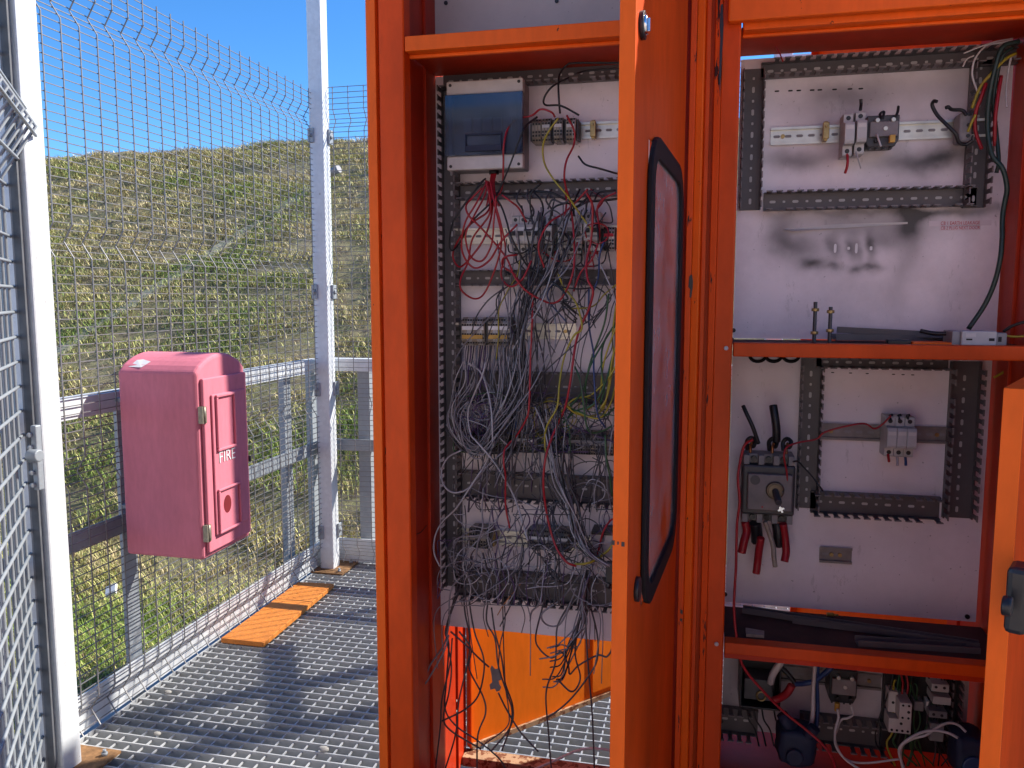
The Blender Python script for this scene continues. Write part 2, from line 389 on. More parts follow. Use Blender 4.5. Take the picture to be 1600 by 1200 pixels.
# ================================================================ PLATFORM
def grating():
    mb = MB(); X0, X1, Y0, Y1 = -1.89, 2.6, -0.6, 4.02
    y = Y0
    while y < Y1:
        mb.box(X0, X1, y, y + .0048, -.034, 0); y += .0425
    x = X0 + .02
    while x < X1:
        mb.tube([(x, Y0, -.0085), (x, Y1, -.0085)], .0034, 4, cap=False); x += .05
    for px in (-1.89, -.62, .64, 1.9): mb.box(px, px + .005, Y0, Y1, -.034, .001)
    struct('floor_grating', mb, M['grate'])
    b = MB()
    for yy in (.3, 1.9, 3.9): b.box(-1.95, 2.6, yy, yy + .08, -.20, -.04)
    b.box(-1.98, -1.90, -.6, 4.1, -.20, -.036)
    struct('platform_beams', b, M['galv_d'])
    # loose stones caught on the grating
    for i, (px, py, r, lb) in enumerate(((505, 1170, .012, 'grey stone lying on the grating, nearer the left cabinet'), (262, 1081, .010, 'pale stone on the grating beside the kick plate'),
                              (245, 1146, .009, 'small pale stone on the grating, nearest the left gatepost'))):
        c = hit(px, py, 'Z', .006); m_ = MB(); bm = bmesh.new(); bmesh.ops.create_icosphere(bm, subdivisions=2, radius=r)
        for v in bm.verts: v.co *= 1 + .35 * mnoise.noise(v.co * 70 + Vector((i * 7, 0, 0))); v.co.z *= .6; v.co.x *= 1.5
        m_.add([v.co + c for v in bm.verts], [[v.index for v in f.verts] for f in bm.faces], 0, True); bm.free()
        tag(m_.build('stone', simple('stone_%d' % i, (0.42,0.40,0.36), .9, 0, .3, 60)), lb, 'stone')
grating()

# ---- mesh fence panels
FOLDS = (2.27, 1.57, 0.86, 0.075)
def fence_mesh(A, B, out, z0, z1, pv, ph, rv, rh, folds, fh, fd):
    """welded mesh sheet from A to B (xy), folds bulge towards out"""
    A = Vector((*A, 0)); B = Vector((*B, 0)); out = Vector((*out, 0)); d = (B - A); L = d.length; d.normalize(); mb = MB()
    def off(z):
        for c in folds:
            if abs(z - c) < fh: return fd * (1 - abs(z - c) / fh)
        return 0
    zs = {z0, z1}
    for c in folds:
        for k in (-fh, 0, fh):
            if z0 < c + k < z1: zs.add(c + k)
    zs = sorted(zs); n = int(L / pv)
    for i in range(n + 1):
        p = A + d * (i * pv + (L - n * pv) / 2)
        mb.tube([p + out * (off(z)) + Vector((0, 0, z)) for z in zs], rv, 4, cap=False)
    z = z0 + .012
    while z < z1:
        o_ = out * (off(z) + rv + rh) + Vector((0, 0, z)); mb.tube([A + o_, B + o_], rh, 4, cap=False)
        z += ph if not off(z) else ph * .78
    return mb
XF = -1.856; YF = 3.775
def post(x, y, h, label, base=True, plates=()):
    t = thing('fence_post', label, 'post', (x, y, 0), 'fence posts around the platform')
    MB().box(x, x + .075, y, y + .075, 0.0, h).build('column', M['galv'], t, .006, 2)
    if base:
        m = MB().box(x - .03, x + .15, y - .06, y + .15, .001, .009)
        m.build('base_plate', M['rust'], t)
        for bx, by in ((x + .12, y - .03), (x + .12, y + .115)):
            m = MB(); m.cyl((bx, by, .009), (bx, by, .019), .009, 6); m.cyl((bx, by, .0188), (bx, by, .028), .005, 8)
            m.build('anchor_bolt', M['galv_d'], t)
    for (cx, cy, cz, ax) in plates:
        m = MB()
        if ax == 'Y': m.box(cx - .016, cx + .016, cy - .008, cy, cz - .035, cz + .035); m.cyl((cx, cy - .018, cz), (cx, cy - .008, cz), .010, 6); m.cyl((cx, cy - .024, cz), (cx, cy - .018, cz), .006, 8)
        else: m.box(cx, cx + .010, cy - .02, cy + .025, cz - .035, cz + .035); m.cyl((cx + .01, cy, cz), (cx + .018, cy, cz), .010, 6)
        m.build('clip', M['galv_d'], t, .002)
    return t
clips = []
for z in (2.19, 1.43, .96 - .02, .20): clips += [(-1.864, 3.717, z, 'Y'), (-1.80, 3.782, z, 'X')]
post(-1.875, 3.717, 3.05, 'tall galvanised corner post with a rusty base plate, where the two fence runs meet', True, clips)
post(-1.856, 1.872, 3.05, 'tall galvanised post at the near end of the side fence, beside the gate', True)
post(0.30, 3.80, 3.40, 'left galvanised post of the braced bay of the far fence, hidden behind the cabinets', True)
bb = post(0.80, 3.80, 2.95, 'right galvanised post of the braced bay of the far fence, behind the cabinets', True)
MB().bar((-.217, 3.90, 1.565), (.82, 3.90, 2.35), .03, .085, up=(0, 0, 1)).build('brace', M['galv'], bb)
MB().bar((.3755, 3.83, 2.42), (.7995, 3.83, 2.42), .05, .06, up=(0, 0, 1)).build('brace', M['galv'], bb)
post(1.90, 3.80, 2.45, 'galvanised post at the right end of the far fence behind the cabinets', True)
def panel(label, *a):
    t = fence_mesh(*a).build('mesh_fence', M['wiremesh']); tag(t, label, 'fence', 'welded mesh fence panels')
panel('long side fence panel of welded wire mesh carrying the red fire cabinet', (XF, 1.93), (XF, 3.72), (-1, 0), .025, 2.405, .0748, .0265, .0023, .0019, FOLDS, .05, .032)
panel('welded wire mesh panel of the far fence, right of the corner post', (-1.81, YF), (.30, YF), (0, 1), .03, 2.43, .0815, .0265, .0023, .0019, FOLDS, .05, .032)
panel('welded wire mesh panel of the far fence at the right, behind the cabinets', (.375, YF), (1.90, YF), (0, 1), .03, 2.43, .0815, .0265, .0023, .0019, FOLDS, .05, .032)

# ---- handrails outside the mesh
def railing(label, A, B, out, sts, name='guard_railing', slope=0):
    A = Vector((*A, 0)); B = Vector((*B, 0)); out = Vector((*out, 0)); d = (B - A).normalized()
    t = thing(name, label, 'railing', tuple(A), 'guard railings outside the fence mesh')
    z = Vector((0, 0, 1))
    m = MB(); m.bar(A + z * 1.055, B + z * 1.055, .006, .065); m.bar(A + out * .03 + z * 1.084, B + out * .03 + z * 1.084, .06, .006); m.build('top_rail', M['galv'], t)
    m = MB(); m.bar(A + z * .635, B + z * .635, .006, .062); m.bar(A + out * .03 + z * .608, B + out * .03 + z * .608, .06, .006); m.build('middle_rail', M['galv_d'], t)
    MB().bar(A + z * .07, B + z * .07, .006, .125).build('kick_plate', M['galv'], t)
    for s in sts:
        p = A + d * s + out * .038
        m = MB(); m.bar(p + z * -.2, p + z * 1.05, .006, .065, up=tuple(d)); m.bar(p + out * .03 + d * .03 + z * -.2, p + out * .03 + d * .03 + z * 1.05, .065, .006, up=tuple(d))
        m.build('stanchion', M['galv_d'], t)
    return t
Y1s = hit(205, 900, 'X', -1.94).y; Y2s = hit(450, 700, 'X', -1.94).y; Y3s = hit(487, 650, 'X', -1.94).y
railing('galvanised guard railing running behind the side mesh and the red fire cabinet', (-1.90, 1.2), (-1.90, 3.85), (-1, 0), (Y1s - 1.2, Y2s - 1.2, Y3s - 1.2 + .03, .1))
xs1 = hit(568, 650, 'Y', 3.89).x
railing('galvanised guard railing behind the far mesh, right of the corner post', (-1.86, 3.86), (2.4, 3.86), (0, 1), (xs1 + 1.86, xs1 + 3.0, xs1 + 4.1))

# ---- gate leaf standing open at the left edge
gd = Vector((.596, -.803, 0)); g0 = Vector((-1.835, 1.85, 0)); gn = Vector((.803, .596, 0))
t = thing('mesh_gate', 'coarse welded mesh gate leaf seen almost edge on at the left border of the photo', 'gate', tuple(g0))
def gate_mesh():
    A = g0; B = g0 + gd * 1.0
    mb = MB(); L = 1.0
    folds = ((1.86, .14, .088), (1.05, .16, .0), (.0, .2, .0))
    def off(z):
        o = 0
        for c, h, f in folds:
            if abs(z - c) < h: o += f * (1 - abs(z - c) / h)
        return o
    zs = [.03, 1.72, 1.86, 2.00, 2.6]
    for i in range(14):
        p = A + gd * (.02 + i * .075)
        mb.tube([p + gn * (off(z) + (.02 if z > 2 else 0)) + Vector((0,0,z)) for z in zs], .0050, 6, cap=False)
    z = .06
    while z < 2.6:
        o_ = gn * (off(z) + .007) + Vector((0, 0, z)); mb.tube([A + gd * -.012 + o_, B + o_], .0046, 6); z += .0685
    return mb
gate_mesh().build('mesh', M['galv_d'], t)
m = MB(); p = g0 + gd * .12 - gn * .07
m.bar(p, p + Vector((0,0,2.6)), .05, .006, up=tuple(gd)); m.bar(p + gn * .022 + gd * .022, p + gn * .022 + gd * .022 + Vector((0,0,2.6)), .006, .05, up=tuple(gd))
p = g0 + gd * .34 - gn * .07; m.bar(p, p + Vector((0,0,2.6)), .11, .006, up=tuple(gd))
m.build('frame', M['galv_d'], t)
q = hit(22, 500, 'Y', 1.86)
m = MB(); m.box(q.x - .012, q.x + .012, 1.860, 1.864, .03, 2.7); m.build('stile', M['galv'], t)
m = MB(); m.box(q.x + .0125, q.x + .018, 1.858, 1.870, .03, 2.7); m.build('stile_flange', M['grey'], t)
m = MB(); m.box(q.x + .0185, hit(43, 500, 'Y', 1.862).x, 1.858, 1.864, .03, 2.7); m.build('added_dark_strip', simple('dark_strip_grey', (0.15,0.155,0.17), .6, .1, .5, 14), t)  # dark strip added to stand in for shade on the post's near face
m = MB(); m.box(q.x - .060, q.x - .014, 1.862, 1.868, .03, 2.7); m.build('added_dark_strip', simple('dark_strip_grey', (0.20,0.205,0.22), .6, .1, .5, 14), t)  # second added dark strip, behind the gate wires
m = MB(); lz = hit(60, 715, 'Y', 1.83); p = Vector((lz.x, 1.83, lz.z))
m.box(p.x - .012, p.x + .006, p.y - .01, p.y + .01, p.z - .09, p.z + .09); m.cyl(p + Vector((-.01, -.02, .01)), p + Vector((.024, -.02, .01)), .017, 14)
for k in range(5): m.cyl(p + Vector((-.014, -.012, -.075 + k * .035)), p + Vector((-.006, -.018, -.075 + k * .035)), .008, 8)
m.build('latch', M['galv_d'], t, .003)
m = MB(); p = hit(95, 1158, 'Z', .02); m.tube(spline([p + Vector((-.06, -.02, .05)), p + Vector((0, -.03, .06)), p + Vector((.035, -.04, .03)), p + Vector((.03, -.05, -.01))], 5), .005, 6)
m.build('drop_bolt', M['galv_d'], t)

# ---- orange boards on the floor along the kick plate
def board(name, px, label, z=.003, th=.020, mat='wood'):
    P = [hit(x, y, 'Z', z + th) for x, y in px]; m = MB()
    vs = [(p.x, p.y, z) for p in P] + [(p.x, p.y, z + th) for p in P]
    m.add(vs, [(3,2,1,0),(4,5,6,7),(0,1,5,4),(1,2,6,5),(2,3,7,6),(3,0,4,7)])
    o = m.build(name, M[mat], None, .002); tag(o, label, 'board')
board('floor_board', ((345, 997), (412, 1004), (522, 912), (466, 909)), 'long orange painted board lying on the grating beside the kick plate')

# ================================================================ RED FIRE CABINET ON THE FENCE
def fire_box():
    x0, x1, y0, y1, z0, z1 = -1.822, -1.535, 2.232, 2.512, .557, 1.165
    t = thing('fire_cabinet', 'faded red plastic fire cabinet with an arched lid, hanging on the side fence mesh', 'fire cabinet', (x0, y0, z0))
    yc = (y0 + y1) / 2; prof = [(y0, z0), (y1, z0), (y1, z1)]
    for k in range(1, 12):
        a = k / 12; y = y1 + (y0 - y1) * a; prof.append((y, z1 + .055 * math.sin(math.pi * a) ** .75))
    prof.append((y0, z1))
    m = MB(); m.ext(prof, x0, x1, 'X'); m.build('body', M['plastic_red'], t, .012, 3)
    def yz(px, py, X=x1): p = hit(px, py, 'X', X); return p.y, p.z
    ya, za = yz(312, 867); yb, zb = yz(386, 577); ya = y0 + .018; yb = y1 - .012; za = z0 + .02; zb = z1 - .02
    m = MB(); m.box(x1, x1 + .012, ya, yb, za, zb)
    door = m.build('door', M['plastic_red'], t, .004)
    m = MB(); m.box(x1 + .012, x1 + .019, ya + .035, yb - .018, za + .05, zb - .055); m.build('door_panel', M['plastic_red'], door, .004)
    def frame(py0, py1, w, nm, py2, py3):
        a, b = py0, py1; fm = MB(); X = x1 + .019; e = .009
        fm.box(X, X + .008, a, b, py2, py2 + w); fm.box(X, X + .008, a, b, py3 - w, py3); fm.box(X, X + .008, a, a + w, py2 + w, py3 - w); fm.box(X, X + .008, b - w, b, py2 + w, py3 - w)
        fm.build(nm, M['plastic_red'], door, .003)
    ua, uz1 = yz(336, 622, x1 + .02); ub, uz0 = yz(369, 692, x1 + .02); ly0, lz1 = yz(340, 765, x1 + .02); ly1, lz0 = yz(377, 818, x1 + .02)
    frame(ua, ub, .010, 'window_frame', uz0 - .01, uz1 + .01); frame(ly0, ly1, .009, 'hatch_frame', lz0, lz1)
    cy, cz = yz(356, 787, x1 + .02)
    n = 24; m = MB(); X = x1 + .0195
    vs = [(X + .0, cy + .022 * math.cos(2*math.pi*k/n), cz + .030 * math.sin(2*math.pi*k/n)) for k in range(n)]
    m.add(vs, [tuple(range(n))]); m.build('hatch_hole', M['hole'], door)
    for pz in (1.03, .645):
        m = MB(); m.box(x1, x1 + .016, y0 + .004, y0 + .026, pz - .027, pz + .027)
        for q in (-.018, 0, .018): m.cyl((x1 + .016, y0 + .015, pz + q), (x1 + .018, y0 + .015, pz + q), .0035, 8)
        m.cyl((x1 + .016, y0 + .014, pz - .027), (x1 + .016, y0 + .014, pz + .027), .004, 8); m.build('hinge', simple('tarnished_hinge', (0.36,0.32,0.24), .4, .5, .4, 80), t)
    m = MB(); m.box(x1 + .002, x1 + .018, yb + .001, yb + .009, .83, .85); m.build('catch', M['dkgrey'], t)
    # torn patch on the lid
    q = hit(218, 572, 'Y', y0 + .03); m = MB(); z = z1 + .026
    m.add([(q.x - .03, y0 + .016, z - .012), (q.x + .02, y0 + .012, z - .013), (q.x + .035, y0 + .04, z + .004), (q.x, y0 + .05, z + .010), (q.x - .02, y0 + .045, z + .008)], [(0,1,2,3,4)])
    m.build('scuff', M['white_letter'], t)
    for yy in (2.27, 2.46):
        for zz in (.70, 1.06): MB().box(x0 - .045, x0 + .002, yy, yy + .02, zz, zz + .012).build('bracket', M['galv_d'], t)
    cu = bpy.data.curves.new('fire_lettering', 'FONT'); cu.body = 'FIRE'; cu.size = .054; cu.offset = -.0006; cu.extrude = .0006; cu.align_x = 'CENTER'; cu.align_y = 'CENTER'
    tmp = bpy.data.objects.new('tmp', cu); COL.objects.link(tmp); bpy.context.view_layer.update()
    me = bpy.data.meshes.new_from_object(tmp); bpy.data.objects.remove(tmp)
    o = bpy.data.objects.new('fire_lettering', me); me.materials.clear(); me.materials.append(M['white_letter']); COL.objects.link(o)
    fy, fz = yz(355, 712, x1 + .02)
    me.transform(Matrix.Translation((x1 + .0205, fy, fz)) @ Matrix.Rotation(R(90), 4, 'Z') @ Matrix.Rotation(R(90), 4, 'X'))
    o.parent = door; o['label'] = 'white word FIRE'
fire_box()

# ================================================================ ORANGE CABINETS
YP = 1.78; YFR = 1.568; ZB = .17; ZT = 2.52
def side_profiles(x0, sgn, z0, z1, t):
    """folded front stile; x0 is the outer side, sgn points inwards"""
    def P(l): return [(x0 + sgn * a, b) for a, b in l] if sgn > 0 else [(x0 + sgn * a, b) for a, b in l][::-1]
    MB().ext(P([(0,1.60),(0,1.574),(.003,1.570),(.022,1.569),(.022,1.60)]), z0, z1).build('frame_edge', M['orange_edge'], t, .0012)
    MB().ext(P([(.0222,1.60),(.0222,1.584),(.0298,1.584),(.0298,1.60)]), z0, z1).build('frame_groove', M['orange_chip'], t)
    MB().ext(P([(.03,1.60),(.03,1.568),(.080,YFR-.001),(.083,1.569),(.0845,1.600)]), z0, z1).build('frame_stile', M['orange'], t, .0015)
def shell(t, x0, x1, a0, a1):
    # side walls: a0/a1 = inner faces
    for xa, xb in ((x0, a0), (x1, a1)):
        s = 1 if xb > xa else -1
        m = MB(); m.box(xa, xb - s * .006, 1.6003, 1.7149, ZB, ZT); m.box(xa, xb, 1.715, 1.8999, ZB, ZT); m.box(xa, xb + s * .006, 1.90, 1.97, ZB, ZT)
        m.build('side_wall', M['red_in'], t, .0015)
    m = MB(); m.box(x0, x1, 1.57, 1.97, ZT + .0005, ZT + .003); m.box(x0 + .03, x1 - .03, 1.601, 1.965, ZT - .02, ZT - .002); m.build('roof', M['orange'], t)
def cable_rail(t, name, x0, x1, y0, y1, z0, z1, mat='orange', b=.002):
    return MB().box(x0, x1, y0, y1, z0, z1).build(name, M[mat], t, b)

# ---------- left cabinet
XL0, XL1 = -.664, .002
LC = thing('electrical_cabinet', 'tall orange electrical cabinet crammed with loose wires, its windowed door swung open', 'cabinet', (-.33, 1.77, 0), 'orange electrical cabinets in a row')
side_profiles(XL0, 1, ZB, ZT, LC); shell(LC, XL0, XL1, -.586, -.095)
MB().ext([(-.0965,1.60),(-.0965,1.572),(-.040,1.572),(-.040,1.585),(-.034,1.585),(-.034,1.60)], ZB, ZT).build('frame_stile', M['orange'], LC, .001)
MB().ext([(-.0335,1.60),(-.0335,1.590),(-.0255,1.590),(-.0255,1.60)], ZB, ZT).build('frame_groove', M['red_in'], LC)
MB().ext([(-.025,1.60),(-.025,1.566),(-.0145,1.566),(-.0135,1.573),(-.0135,1.60)], ZB, ZT).build('frame_edge', M['orange_chip'], LC, .0012)
MB().ext([(-.0133,1.60),(-.0133,1.5735),(-.001,1.571),(.0018,1.575),(.0018,1.60)], ZB, ZT).build('frame_edge', M['orange_edge'], LC, .0012)
m = MB(); m.box(-.5795, -.0967, YFR, 1.60, 1.8865, 1.9155); m.box(-.5795, -.0967, 1.592, 1.602, 1.879, 1.8863); m.build('cross_rail', M['orange_edge'], LC, .002)
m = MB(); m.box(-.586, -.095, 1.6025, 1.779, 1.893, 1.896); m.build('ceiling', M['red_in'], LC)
cable_rail(LC, 'cross_rail', -.5795, -.0967, YFR, 1.60, 2.43, ZT, 'orange')
cable_rail(LC, 'bottom_rail', -.5795, -.0967, YFR, 1.60, ZB, .30, 'orange')
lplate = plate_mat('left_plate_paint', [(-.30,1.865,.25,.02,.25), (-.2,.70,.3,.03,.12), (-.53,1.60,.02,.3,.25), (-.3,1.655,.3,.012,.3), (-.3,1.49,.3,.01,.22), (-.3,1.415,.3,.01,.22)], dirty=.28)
MB().box(-.5858, -.096, YP, YP + .002, .616, 1.8925).build('mounting_plate', lplate, LC)
MB().box(-.5858, -.096, YP, YP + .002, 1.897, 2.45).build('upper_plate', plate_mat('upper_plate_paint', [], (.50,.47,.44)), LC)
for px, py in ((697, 5), (870, 2)):
    p = hit(px, py, 'Y', YP); MB().cyl((p.x, YP - .003, p.z), (p.x, YP, p.z), .0045, 8).build('screw', M['black'], LC)
# rear frame
m = MB(); m.box(-.579, -.096, 1.925, 1.97, ZB, .196); m.build('rear_rail', M['rust_edge'], LC, .002)
m = MB(); m.box(-.579, -.096, 1.90, 1.9245, ZB - .03, .165); m.build('rear_rail', M['red_in'], LC, .002)
cable_rail(LC, 'rear_rail', -.579, -.096, 1.90, 1.97, 2.40, ZT - .021, 'red_in')
for z in (.372, .344, .316): MB().cyl((-.5805, 1.885, z), (-.5795 + .0, 1.885, z), .003, 8).build('rivet', M['ltgrey'], LC)
cy = hit(660, 790, 'X', -.592)
m = MB(); m.tube(spline([(-.5915, 1.63, .884), (-.5912, 1.66, .880), (-.5912, 1.70, .884)], 5), .0009, 4); m.build('scratch', M['black'], LC)
# door standing open towards the camera
Hn = Vector((-.031, 1.560, 0)); En = Vector((-.0800, .998, 0)); dd = (En - Hn).normalized(); dn = Vector((-dd.y, dd.x, 0)); DL = (En - Hn).length
if dn.x < 0: dn = -dn
th = .019; DZ0, DZ1 = .20, 2.49
def dpt(u, z, o=0): return Hn + dd * u + dn * o + Vector((0, 0, z))
def dbox(m, u0, u1, z0, z1, o0, o1, mi=0):
    m.obox((dpt(u0, z0, o0) + dpt(u1, z1, o1)) / 2, dd * ((u1 - u0) / 2), dn * ((o1 - o0) / 2), Vector((0, 0, (z1 - z0) / 2)), mi)
def du(px, py):
    q = hitp(px, py, Hn, dn); return (q - Hn).dot(dd), q.z
un, _ = du(1005, 560); uf, _ = du(1056.5, 560); _, zt1 = du(1019, 208); _, zt2 = du(1052, 252); _, zb1 = du(1008, 945)
wz1 = zt1; wz0 = zb1; wu0, wu1 = uf, un - .004
door = MB(); g = .012
dbox(door, 0, wu0 + g, DZ0, DZ1, -.0015, 0); dbox(door, wu1 - g, DL, DZ0, DZ1, -.0015, 0)
dbox(door, wu0 + g, wu1 - g, DZ0, wz0 + g, -.0015, 0); dbox(door, wu0 + g, wu1 - g, wz1 - g, DZ1, -.0015, 0)
DO = door.build('door', M['orange'], LC)
m = MB(); dbox(m, DL - .0018, DL + .0006, DZ0, DZ1, -th, .0004); dbox(m, DL - .02, DL - .002, DZ0, DZ1, -th, -th + .0015); m.build('door_edge', M['orange_edge'], DO, .0008)
m = MB(); dbox(m, .001, .003, DZ0, DZ1, -th, -.0016); m.build('door_edge', M['orange_edge'], DO)
def rrect(u0, u1, z0, z1, r, n=6):
    P = []
    for cx, cz, a0 in ((u1 - r, z1 - r, 0), (u0 + r, z1 - r, 90), (u0 + r, z0 + r, 180), (u1 - r, z0 + r, 270)):
        for k in range(n + 1):
            a = R(a0 + 90 * k / n); P.append((cx + r * math.cos(a), cz + r * math.sin(a)))
    return P
def ring(o0, o1, w, u0, u1, z0, z1, r):
    A = rrect(u0, u1, z0, z1, r); B = rrect(u0 + w, u1 - w, z0 + w, z1 - w, max(r - w, .006)); n = len(A)
    vs = [dpt(a, b, o0) for a, b in A] + [dpt(a, b, o1) for a, b in A] + [dpt(a, b, o1) for a, b in B] + [dpt(a, b, o0) for a, b in B]
    fs = []
    for i in range(n):
        j = (i + 1) % n
        for k in range(4): k2 = (k + 1) % 4; fs.append((k*n+i, k*n+j, k2*n+j, k2*n+i))
    return MB().add(vs, fs)
ring(.0005, .008, .030, wu0, wu1, wz0, wz1, .075).build('window_gasket', M['rubber'], DO, .002)
m = MB(); m.add([dpt(wu0 + .02, wz0 + .02, .003), dpt(wu1 - .02, wz0 + .02, .003), dpt(wu1 - .02, wz1 - .02, .003), dpt(wu0 + .02, wz1 - .02, .003)], [(3,2,1,0)])
m.build('window_pane', M['window'], DO)
m = MB(); u_, z_ = du(1001, 40); m.cyl(dpt(u_, z_, 0), dpt(u_, z_, .006), .017, 20); lk = m.build('lock', M['black'], DO, .001)
m = MB(); m.cyl(dpt(u_, z_, .006), dpt(u_, z_, .009), .013, 20, 0, .011); m.obox(dpt(u_, z_, .0105), dd * .002, dn * .0015, Vector((0,0,.008))); m.build('lock_core', M['chrome'], lk, .0006)
m = MB(); u_, z_ = du(993, 920); m.cyl(dpt(u_, z_, 0), dpt(u_, z_, .006), .017, 20); m.build('lock', M['black'], DO, .001)
# chips on the free edge
for px, py, w, h in ((962, 842, .004, .006), (978, 843, .004, .006), (970, 842, .002, .004)):
    u_, z_ = du(985, py); m = MB(); off = -th * (985 - px) / 24.0
    m.obox(dpt(DL + .0008, z_, off), dd * .0003, dn * (w / 2), Vector((0, 0, h / 2))); m.build('paint_chip', M['black'], DO)
# rear door of the left cabinet, half open behind it
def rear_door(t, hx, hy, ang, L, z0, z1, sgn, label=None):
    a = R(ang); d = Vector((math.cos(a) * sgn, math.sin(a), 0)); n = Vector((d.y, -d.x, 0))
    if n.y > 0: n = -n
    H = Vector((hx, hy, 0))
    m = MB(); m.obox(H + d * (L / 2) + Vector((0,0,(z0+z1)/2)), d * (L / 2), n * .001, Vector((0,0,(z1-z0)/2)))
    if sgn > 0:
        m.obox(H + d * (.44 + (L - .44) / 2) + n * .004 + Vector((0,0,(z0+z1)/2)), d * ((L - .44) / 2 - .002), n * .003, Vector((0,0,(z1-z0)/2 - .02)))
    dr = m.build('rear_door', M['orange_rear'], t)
    m = MB(); m.obox(H + d * (L / 2) + n * .012 + Vector((0,0,z0 + .001)), d * (L / 2), n * .0105, Vector((0,0,.0015)))
    m.obox(H + d * (L / 2) + n * .0225 + Vector((0,0,z0 + .006)), d * (L / 2), n * .001, Vector((0,0,.007)))
    m.build('rear_door_edge', M['rust_edge'], dr)
    m = MB(); m.obox(H + n * .012 + Vector((0,0,(z0+z1)/2)), d * .0015, n * .011, Vector((0,0,(z1-z0)/2 - .003)))
    m.obox(H + d * L + n * .012 + Vector((0,0,(z0+z1)/2)), d * .0015, n * .011, Vector((0,0,(z1-z0)/2 - .003))); m.build('rear_door_lip', M['orange_edge'], dr)
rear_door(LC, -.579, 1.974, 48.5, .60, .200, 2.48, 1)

# ---------- right cabinet
XR0, XR1 = .0019, .669; B0, B1 = .066, .583
RC = thing('electrical_cabinet', 'orange electrical cabinet with three stripped compartments and white mounting plates', 'cabinet', (.335, 1.77, 0), 'orange electrical cabinets in a row')
def rx(l): return [(XR0 + a, b) for a, b in l]
def rframe(sgn, X):
    P = lambda l: ([(X + sgn * a, b) for a, b in l] if sgn > 0 else [(X + sgn * a, b) for a, b in l][::-1])
    MB().ext(P([(0,1.60),(0,1.574),(.002,1.571),(.0095,1.571),(.0100,1.575),(.0100,1.60)]), ZB, ZT).build('frame_edge', M['orange'], RC, .001)
    MB().ext(P([(.0102,1.60),(.0102,1.586),(.0168,1.586),(.0168,1.60)]), ZB, ZT).build('frame_groove', M['orange'], RC)
    MB().ext(P([(.017,1.60),(.017,1.568),(.0285,1.566),(.0292,1.571),(.0292,1.60)]), ZB, ZT).build('frame_edge', M['orange_chip'], RC, .001)
    MB().ext(P([(.0294,1.60),(.0294,1.571),(.0600,YFR + .001),(.0625,1.572),(.0635,1.600)]), ZB, ZT).build('frame_stile', M['orange'], RC, .0015)
rframe(1, XR0); rframe(-1, XR1); shell(RC, XR0, XR1, B0 + .004, B1)
a0, a1 = B0 + .0015, B1 + .0205
pz = hit(1300, 37, 'Y', YFR).z
m = MB(); m.box(a0, a1, YFR, 1.60, pz, pz + .05); m.box(a0, a1, 1.592, 1.602, pz - .006, pz - .0002); m.build('cross_rail', M['orange_edge'], RC, .002)
zf = hit(1300, 22, 'Y', 1.548).z
m = MB(); m.box(.040, XR1 - .035, 1.546, 1.564, zf, 2.49); m.build('top_flap', M['orange_edge'], RC, .003)
MB().box(B0, B1, 1.6025, 1.779, 1.8935, 1.896).build('ceiling', M['red_in'], RC)
cable_rail(RC, 'cross_rail', a0, a1, YFR + .001, 1.60, 2.44, ZT)
zs1 = hit(1300, 537.5, 'Y', YFR).z; zs0 = hit(1300, 559.5, 'Y', YFR).z
cable_rail(RC, 'shelf_rail', B0 + .0005, a1, YFR - .001, 1.598, zs0, zs1, 'orange')
MB().box(B0 + .001, B1 - .001, 1.598, 1.764, zs1 - .006, zs1 - .003).build('shelf', M['dirt'], RC)
zl1 = hit(1300, 1019, 'Y', YFR).z; zl0 = hit(1300, 1037, 'Y', YFR).z
cable_rail(RC, 'shelf_rail', B0 + .0005, a1, YFR - .001, 1.598, zl0, zl1, 'orange')
MB().box(B0 + .0007, a1, YFR + .006, 1.598, zl0 - .012, zl0 - .0005).build('shelf_lip', M['red_in'], RC, .001)
ZLS = zl1 - .003
MB().box(B0 + .001, B1 - .001, 1.598, 1.768, zl1 - .006, ZLS).build('shelf', M['dirt'], RC)
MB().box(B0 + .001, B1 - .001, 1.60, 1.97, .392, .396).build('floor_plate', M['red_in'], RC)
cable_rail(RC, 'bottom_rail', a0, a1, YFR, 1.60, ZB, .30)
cable_rail(RC, 'rear_rail', B0 + .008, B1 - .008, 1.90, 1.97, 2.40, ZT - .021, 'red_in')
for px, py in ((1134.5, 544), (1119.5, 1006)):
    p = hit(px, py, 'Y', YFR); MB().cyl((p.x, YFR - .003, p.z), (p.x, YFR + .001, p.z), .0042, 10).build('rivet', M['ltgrey'], RC, .001)
SOOT = 1.2
def pb(x, y, rx_, ry_, s):
    p = hit(x, y, 'Y', YP); k = 1.79 / 1257
    return (p.x, p.z, rx_ * k * 1.3, ry_ * k * 1.35, s * SOOT)
up = [pb(1360, 352, 60, 12, .42), pb(1290, 340, 40, 8, .2), pb(1218, 362, 18, 24, .5), pb(1250, 385, 28, 14, .5), pb(1268, 414, 14, 8, .75), pb(1300, 421, 8, 4, .5), pb(1332, 421, 7, 4, .5), pb(1357, 420, 11, 5, .6),
      pb(1428, 355, 16, 32, .62), pb(1404, 430, 14, 32, .25), pb(1382, 376, 14, 10, .4), pb(1304, 388, 6, 16, .5), pb(1326, 388, 5, 12, .55), pb(1338, 390, 6, 15, .5), pb(1361, 388, 6, 15, .65),
      pb(1440, 250, 50, 13, .62), pb(1490, 245, 30, 16, .35), pb(1245, 250, 36, 12, .55), pb(1290, 155, 45, 22, .28), pb(1335, 148, 40, 18, .3), pb(1430, 135, 60, 26, .28), pb(1500, 130, 30, 30, .2), pb(1290, 215, 60, 30, .12), pb(1360, 330, 110, 5, .4), pb(1500, 332, 60, 6, .45), pb(1315, 490, 14, 12, .1)]
